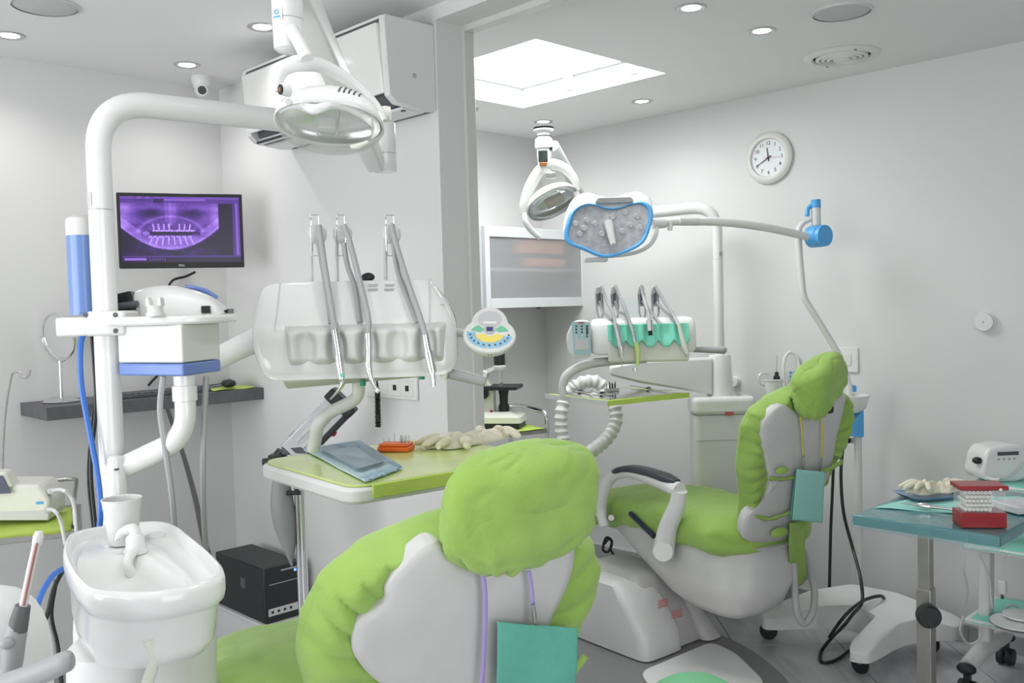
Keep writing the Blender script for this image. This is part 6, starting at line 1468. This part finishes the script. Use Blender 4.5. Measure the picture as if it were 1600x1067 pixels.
# ================================================================ WHITE CART BEHIND THE TABLE
s0 = hit(1506, 966, 2, .27)
CM_ = Matrix.Translation((s0.x, s0.y, 0)); CI = CM_.inverted()
ct = thing('equipment_cart', 'white three-shelf equipment cart with mint liners and twin castors', 'cart', CM_)
CX, CY = .36, -.62
ZC = [.27, .565, .80]
MINTL = mat('mint_liner', (.25, .66, .55), .55, bump=.15, bscale=60)
for k, z in enumerate(ZC):
    xo = 0 if k < 2 else .05
    MB().box((xo, CY, z-.02), (CX, 0, z)).build('shelf', WHITE2, ct, bevel=.004)
    MB().grid(lambda u, v: (xo-.004+(CX-xo)*u, CY+.004-CY*v+(.004 if u < .5 else 0), z+.003+.004*noise.noise(Vector((u*5, v*5, z*9)))-(.012 if (u < .02 or v > .98) else 0)), 14, 18).build('liner', MINTL, ct, solid=.001)
for y in (-.05, CY+.05):
    MB().loft([[(a, b, z) for a, b in rpoly([(.06+o_, y-.022), (.125+o_, y-.022), (.125+o_, y+.022), (.06+o_, y+.022)], .015, 4)] for z, o_ in ((.13, 0), (.5, .015), (.8, .03))]).build('post', WHITE2, ct)
    MB().tube([(-.10, y, .125), (.09, y, .145), (.34, y, .125)], [.030, .036, .030], 14).build('foot_beam', WHITE2, ct)
    for x in (-.11, .33):
        MB().ell((x-.01*(x < 0), y, .118), (.026, .036, .022)).build('foot_cap', BLACK, ct)
        for dy in (-.018, .018): MB().lathe([(.001, -.012), (.034, -.012), (.036, 0), (.034, .012), (.001, .012)], 22, M=Matrix.Translation((x, y+dy, .0365)) @ Matrix.Rotation(PI/2, 4, 'X')).build('castor_wheel', BLACK, ct)
        MB().cbox((x, y, .07), (.03, .02, .06)).build('castor_stem', BLACK, ct)
# white device on the top shelf
q = hit(1545, 752, 2, ZC[2]+.01); F = Fr(0, 0, 0, o=(q.x, q.y, ZC[2]+.0145), turn=4)
dv2 = thing('endo_motor', 'white wedge-shaped desktop motor unit with small display on the cart top', 'device', F)
sd = 3.4/1428
prf = [(-6, 0), (-8, 30), (-2, 46), (12, 54), (70, 52), (70, 0)]
MB().prism([(a*sd, b*sd) for a, b in [(v.x, v.y) for v in crom([Vector((a, b, 0)) for a, b in prf], 3, True)]], 0, .13).build('body', WHITE, dv2, bevel=.012, seg=3)
MB().cbox((33*sd, -.0015, 43*sd), (36*sd, .002, 6*sd)).build('display', DGREY, dv2)
for k in range(4): MB().cyl(((17+9*k)*sd, -.002, 34*sd), ((17+9*k)*sd, .001, 34*sd), .005, seg=10).build('button', GREYP, dv2)
MB().tube([(6*sd, -.004, 2*sd), (14*sd, -.006, 2.5*sd), (36*sd, -.006, 6*sd), (58*sd, -.004, 26*sd), (66*sd, 0, 36*sd)], .004, 8, n=5).build('front_lip', LGREY, dv2)
MB().tube([(-10*sd, .03, 30*sd), (-6*sd, .01, 8*sd), (2*sd, -.02, 3*sd), (10*sd, -.03, 4*sd)], .006, 8, n=5).build('cord', WHITE2, dv2)
MB().ell((-12*sd, .03, 31*sd), (.018, .02, .014)).build('black_knob', BLACK, dv2)
# scaler with dish on the lower shelf
q = hit(1592, 975, 2, ZC[0]+.02); F = Fr(0, 0, 0, o=(q.x, q.y, ZC[0]+.011))
sl = thing('round_scale', 'flat white round device with a second smaller disc on the cart bottom shelf', 'device', F)
MB().lathe([(.001, 0), (.085, 0), (.10, .012), (.098, .02), (.001, .024)], 36).build('body', WHITE, sl)
MB().lathe([(.0985, .010), (.101, .0125), (.0985, .015)], 36, cap0=False, cap1=False).build('dark_band', BLACK, sl)
MB().lathe([(.06, .024), (.07, .030), (.068, .036), (.001, .040)], 32, M=Matrix.Translation((.03, .03, 0))).build('lid', WHITE, sl)
for k in range(3): MB().cyl((-.03+.022*k, -.07, .021), (-.03+.022*k, -.07, .0235), .006, seg=10).build('button', WHITE2, sl)
# cables round the cart
WC = mat('cable_white', (.62, .62, .60), .5)
for k, pts in enumerate((((1530, 865, 3.5), (1545, 900, 3.5), (1548, 930, 3.5), (1550, 950, 3.5)), ((1508, 868, 3.35), (1506, 890, 3.35), (1512, 920, 3.4), (1508, 950, 3.45)), ((1505, 962, 3.45), (1500, 985, 3.45), (1512, 1005, 3.5), (1530, 1000, 3.5), (1535, 985, 3.55)), ((1560, 965, 3.6), (1580, 945, 3.65), (1600, 955, 3.65), (1620, 960, 3.65)))):
    MB().tube([CI @ Q(*p) for p in pts], .0042, 8, n=6).build('cable', WC, ct)
a = CI @ Q(1570, 870, 3.5); b = CI @ Q(1566, 905, 3.5)
MB().tube([a, b], .0035, 8).build('cable', WC, ct)
MB().cbox((b.x, b.y, b.z-.03), (.03, .03, .055)).build('plug', WHITE2, ct, bevel=.006); MB().cyl((b.x, b.y, b.z-.075), (b.x, b.y, b.z-.055), .006, seg=8).build('plug_pin', DGREY, ct)
# ================================================================ ANAESTHETIC STAND BY THE PARTITION
F = Fr(474, 850, 3.28, z=0)
an = thing('gas_stand', 'chrome gas flowmeter stand with hanging grey breathing bag by the partition', 'gas stand', F)
P = lambda px, py, d=3.28: F.loc(Q(px, py, d))
MB().cyl((0, 0, .03), (0, 0, P(474, 752).z), .0125, seg=18).build('post_sleeve', CHROME, an)
MB().cyl((-.020, .01, .03), (-.020, .01, P(468, 700).z), .0085, seg=14).build('post_rod', CHROME, an)
zcl = P(470, 768).z; MB().cyl((-.05, -.012, zcl), (.0, -.012, zcl), .008, seg=10).build('clamp_screw', BLACK, an)
MB().lathe([(.001, 0), (.16, 0), (.16, .02), (.03, .04), (.001, .04)], 28).build('foot', GREYP, an)
# flowmeter, slanted silver body with black ends
a, b = P(455, 708), P(527, 634)
d_ = (b-a).normalized(); n_ = Vector((-d_.z, 0, d_.x))
def slant(p, w0, w1, y0, y1): return [tuple(p+n_*w+Vector((0, y, 0))) for w, y in ((-w0, y0), (w1, y0), (w1, y1), (-w0, y1))]
MB().loft([slant(a, .045, .045, -.03, .03), slant(b, .045, .045, -.03, .03)]).build('flowmeter_body', mat('flowmeter_silver', (.50, .51, .53), .35, .6), an, bevel=.006)
MB().loft([slant(a-d_*.01-n_*.0, .060, -.042, -.034, .034), slant(b, .060, -.042, -.034, .034)]).build('black_side', BLACK, an, bevel=.004)
MB().loft([slant(b-d_*.005, .062, .056, -.036, .036), slant(b+d_*.04, .062, .056, -.036, .036)]).build('black_end', BLACK, an, bevel=.006)
for k in (-.015, .015): 
    MB().loft([[tuple(v+Vector((0, -.0315, 0))) for v in (a+d_*.05+n_*(k-.006), a+d_*.05+n_*(k+.006))]+[tuple(v+Vector((0, -.0335, 0))) for v in (a+d_*.05+n_*(k+.006), a+d_*.05+n_*(k-.006))], [tuple(v+Vector((0, -.0315, 0))) for v in (b-d_*.05+n_*(k-.006), b-d_*.05+n_*(k+.006))]+[tuple(v+Vector((0, -.0335, 0))) for v in (b-d_*.05+n_*(k+.006), b-d_*.05+n_*(k-.006))]]).build('scale_window', LGREY, an)
q = P(514, 675); MB().cyl(q, q+Vector((.02, -.02, 0)), .014, seg=14).build('red_knob', RED, an)
a = P(456, 678); b = P(470, 692); MB().tube([a, a.lerp(b, .35), a.lerp(b, .4), b], [.016, .016, .022, .026], 18).build('dial_knob', BLACK, an); MB().cyl(a-(b-a).normalized()*.003, a, .0155, seg=16).build('dial_face', LGREY, an)
MB().cbox(P(462, 702), (.09, .06, .03)).build('manifold', DGREY, an, bevel=.005)
MB().cbox(P(434, 719), (.06, .05, .045)).build('valve_block', BLACK, an, bevel=.006); MB().cyl(P(411, 722), P(422, 721), .014, seg=14).build('valve_nozzle', BLACK, an)
MB().cyl(P(440, 705), P(434, 712), .018, seg=14).build('valve_cap', BLACK, an); MB().cyl(P(437, 742), P(436, 726), .017, seg=16).build('bag_neck', BLACK, an)
bg = [(437, 742, .020), (438, 760, .034), (440, 790, .042), (444, 820, .040), (450, 850, .026), (454, 875, .008), (456, 884, .004)]
rg = []
for (x, y, w_) in [(v.x, v.y, v.z) for v in crom([Vector(t) for t in bg], 4)]:
    q = P(x, y); rg.append([(q.x+w_*math.cos(t)*(1+.10*math.cos(3*t)), q.y+w_*.7*math.sin(t), q.z) for t in [2*PI*k/24 for k in range(24)]])
MB().loft(rg).build('breathing_bag', mat('bag_rubber', (.26, .27, .27), .45, bump=.05, bscale=20), an, sharp=80)
# ================================================================ LEFT SIDE: TROLLEY, ROD, SUCTION ARM
ZL = .88
F = Fr(40, 815, 3.0, z=0, turn=24)
lt = thing('side_trolley', 'chrome-railed trolley with lime paper under the shelf corner', 'trolley', F)
MB().box((-.45, -.16, ZL-.03), (.16, .26, ZL-.004)).build('top_shelf', STEEL, lt, bevel=.003); MB().box((-.45, -.16, .25), (.16, .26, .27)).build('lower_shelf', STEEL, lt, bevel=.003)
for x in (-.44, .15):
    for y in (-.15, .25): MB().cyl((x, y, .05), (x, y, ZL-.006), .010, seg=12).build('leg', STEEL, lt); MB().lathe([(.001, -.012), (.025, -.012), (.025, .012), (.001, .012)], 14, M=Matrix.Translation((x, y, .026)) @ Matrix.Rotation(PI/2, 4, 'X')).build('castor', BLACK, lt)
MB().tube([(-.44, .25, ZL+.09), (.15, .25, ZL+.09), (.15, -.15, ZL+.08), (.15, -.15, ZL-.02)], .007, 10, fil=.04).build('rail', STEEL, lt)
for x in (-.2, -.05, .08): MB().cyl((x, .25, ZL), (x, .25, ZL+.09), .006, seg=10).build('rail_post', STEEL, lt)
tag(MB().grid(lambda u, v: tuple(lt.matrix_world @ Vector((-.44+.58*u, -.168+.38*max(0, v-1/14), ZL+.001+.005*abs(math.sin(7*u+6*v))-(.014 if v == 0 else 0)))), 24, 14).build('trolley_paper', LIME, solid=.001), 'crinkled lime paper on the side trolley beneath the cream device', 'paper')
F2 = Fr(30, 800, 2.95, z=ZL+.0095, turn=10)
ap = thing('apex_locator', 'cream desktop device with dark sloped screen on the side trolley', 'device', F2)
sd = 2.95/1428
def ax(px, py): a_, b_ = F2.xz(px, py); return (a_, max(0, b_))
MB().prism([ax(-60, 806), ax(80, 806), ax(80, 780), ax(62, 757), ax(-60, 757)], -.01, .16).build('body', CREAM, ap, bevel=.012, seg=3)
MB().prism([ax(-60, 765), ax(25, 760), ax(12, 736), ax(-60, 736)], -.02, .05).build('head', CREAM, ap, bevel=.008)
MB().prism([ax(-50, 772), ax(21, 768), ax(8, 741), ax(-50, 741)], -.026, -.02).build('screen', mat('dim_screen', (.10, .11, .16), .2), ap)
MB().prism([ax(-60, 812), ax(78, 812), ax(80, 796), ax(-60, 800)], -.014, .155).build('grey_base', LGREY, ap, bevel=.004)
a = F2.p(72, 785, -.012); MB().cbox((a.x-.02, -.012, a.z), (.02, .003, .008)).build('blue_mark', BLUEP, ap)
for pts in (((78, 768), (95, 765), (110, 775), (117, 800), (120, 850)), ((70, 796), (85, 798), (95, 815), (102, 850))):
    MB().tube([F2.p(*pts[0], .02)]+[F2.p(*p, -.14) for p in pts[1:]], .0055, 8, n=5).build('cord', WHITE2, ap); q = F2.p(*pts[0], .02); q2 = F2.p(*pts[0], .02).lerp(F2.p(*pts[1], -.14), .35); MB().tube([q, q2], .011, 10).build('plug', LGREY, ap)
rod = [Q(4, 740, 3.22), Q(5, 690, 3.22), Q(10, 630, 3.22), Q(17, 592, 3.22), Q(21, 582, 3.22), Q(31, 582, 3.22), Q(34, 588, 3.22), Q(39, 590, 3.22), Q(45, 586, 3.22), Q(47, 578, 3.22)]
tag(MB().tube([Q(4, 800, 3.22)]+rod, .0042, 8, n=3).build('hook_rod', STEEL), 'thin bent steel rod with a hook end beside the shelf', 'rod')
# suction holder in the left foreground
F = Fr(20, 1000, 1.25)
sa = thing('suction_holder', 'white suction holder with grey lever and clear saliva tube', 'suction holder', F)
P = lambda px, py, d=1.25: F.loc(Q(px, py, d))
sh1 = [(-40, 925, .085), (-20, 935, .10)]
rg = []
c_ = P(-20, 1060, 1.30)
MB().ell((c_.x, c_.y+.02, c_.z), (.072, .07, .125), 2.6, 2.4, 28, 16).build('housing', WHITE2, sa)
MB().tube([P(14, 1075, 1.2), P(20, 1030, 1.2), P(25, 990, 1.2), P(31, 968, 1.2)], [.011, .013, .0135, .0105], 14, n=3).build('suction_handle', MGREY, sa)
MB().ell(P(11, 1005, 1.185), (.010, .009, .008), seg=14, rows=8).build('valve_lever', MGREY, sa)
MB().tube([P(27, 985, 1.2), P(31, 966, 1.2), P(36, 946, 1.2)], [.0125, .0115, .0095], 14, n=3).build('dark_connector', mat('connector_grey', (.11, .12, .12), .5), sa)
MB().tube([P(36, 948, 1.2), P(47, 895, 1.2), P(58, 845, 1.2)], .0052, 12, n=3).build('saliva_tube', mat('milky_tube', (.70, .66, .64), .3), sa)
MB().tube([P(37, 946, 1.195), P(48, 893, 1.195), P(58, 848, 1.195)], .0018, 8).build('red_wire', mat('dull_red', (.35, .16, .15), .5), sa)
MB().tube([P(57.5, 850, 1.2), P(60, 838, 1.2), P(61, 830, 1.2)], [.0062, .0068, .004], 12, n=3).build('tube_tip', WHITE2, sa)
MB().tube([P(-30, 1085, 1.15), P(20, 1068, 1.13), P(70, 1048, 1.11), P(104, 1033, 1.10), P(113, 1031, 1.1)], [.017, .016, .0145, .0135, .0125, .007], 16, n=4).build('grey_lever', MGREY, sa)
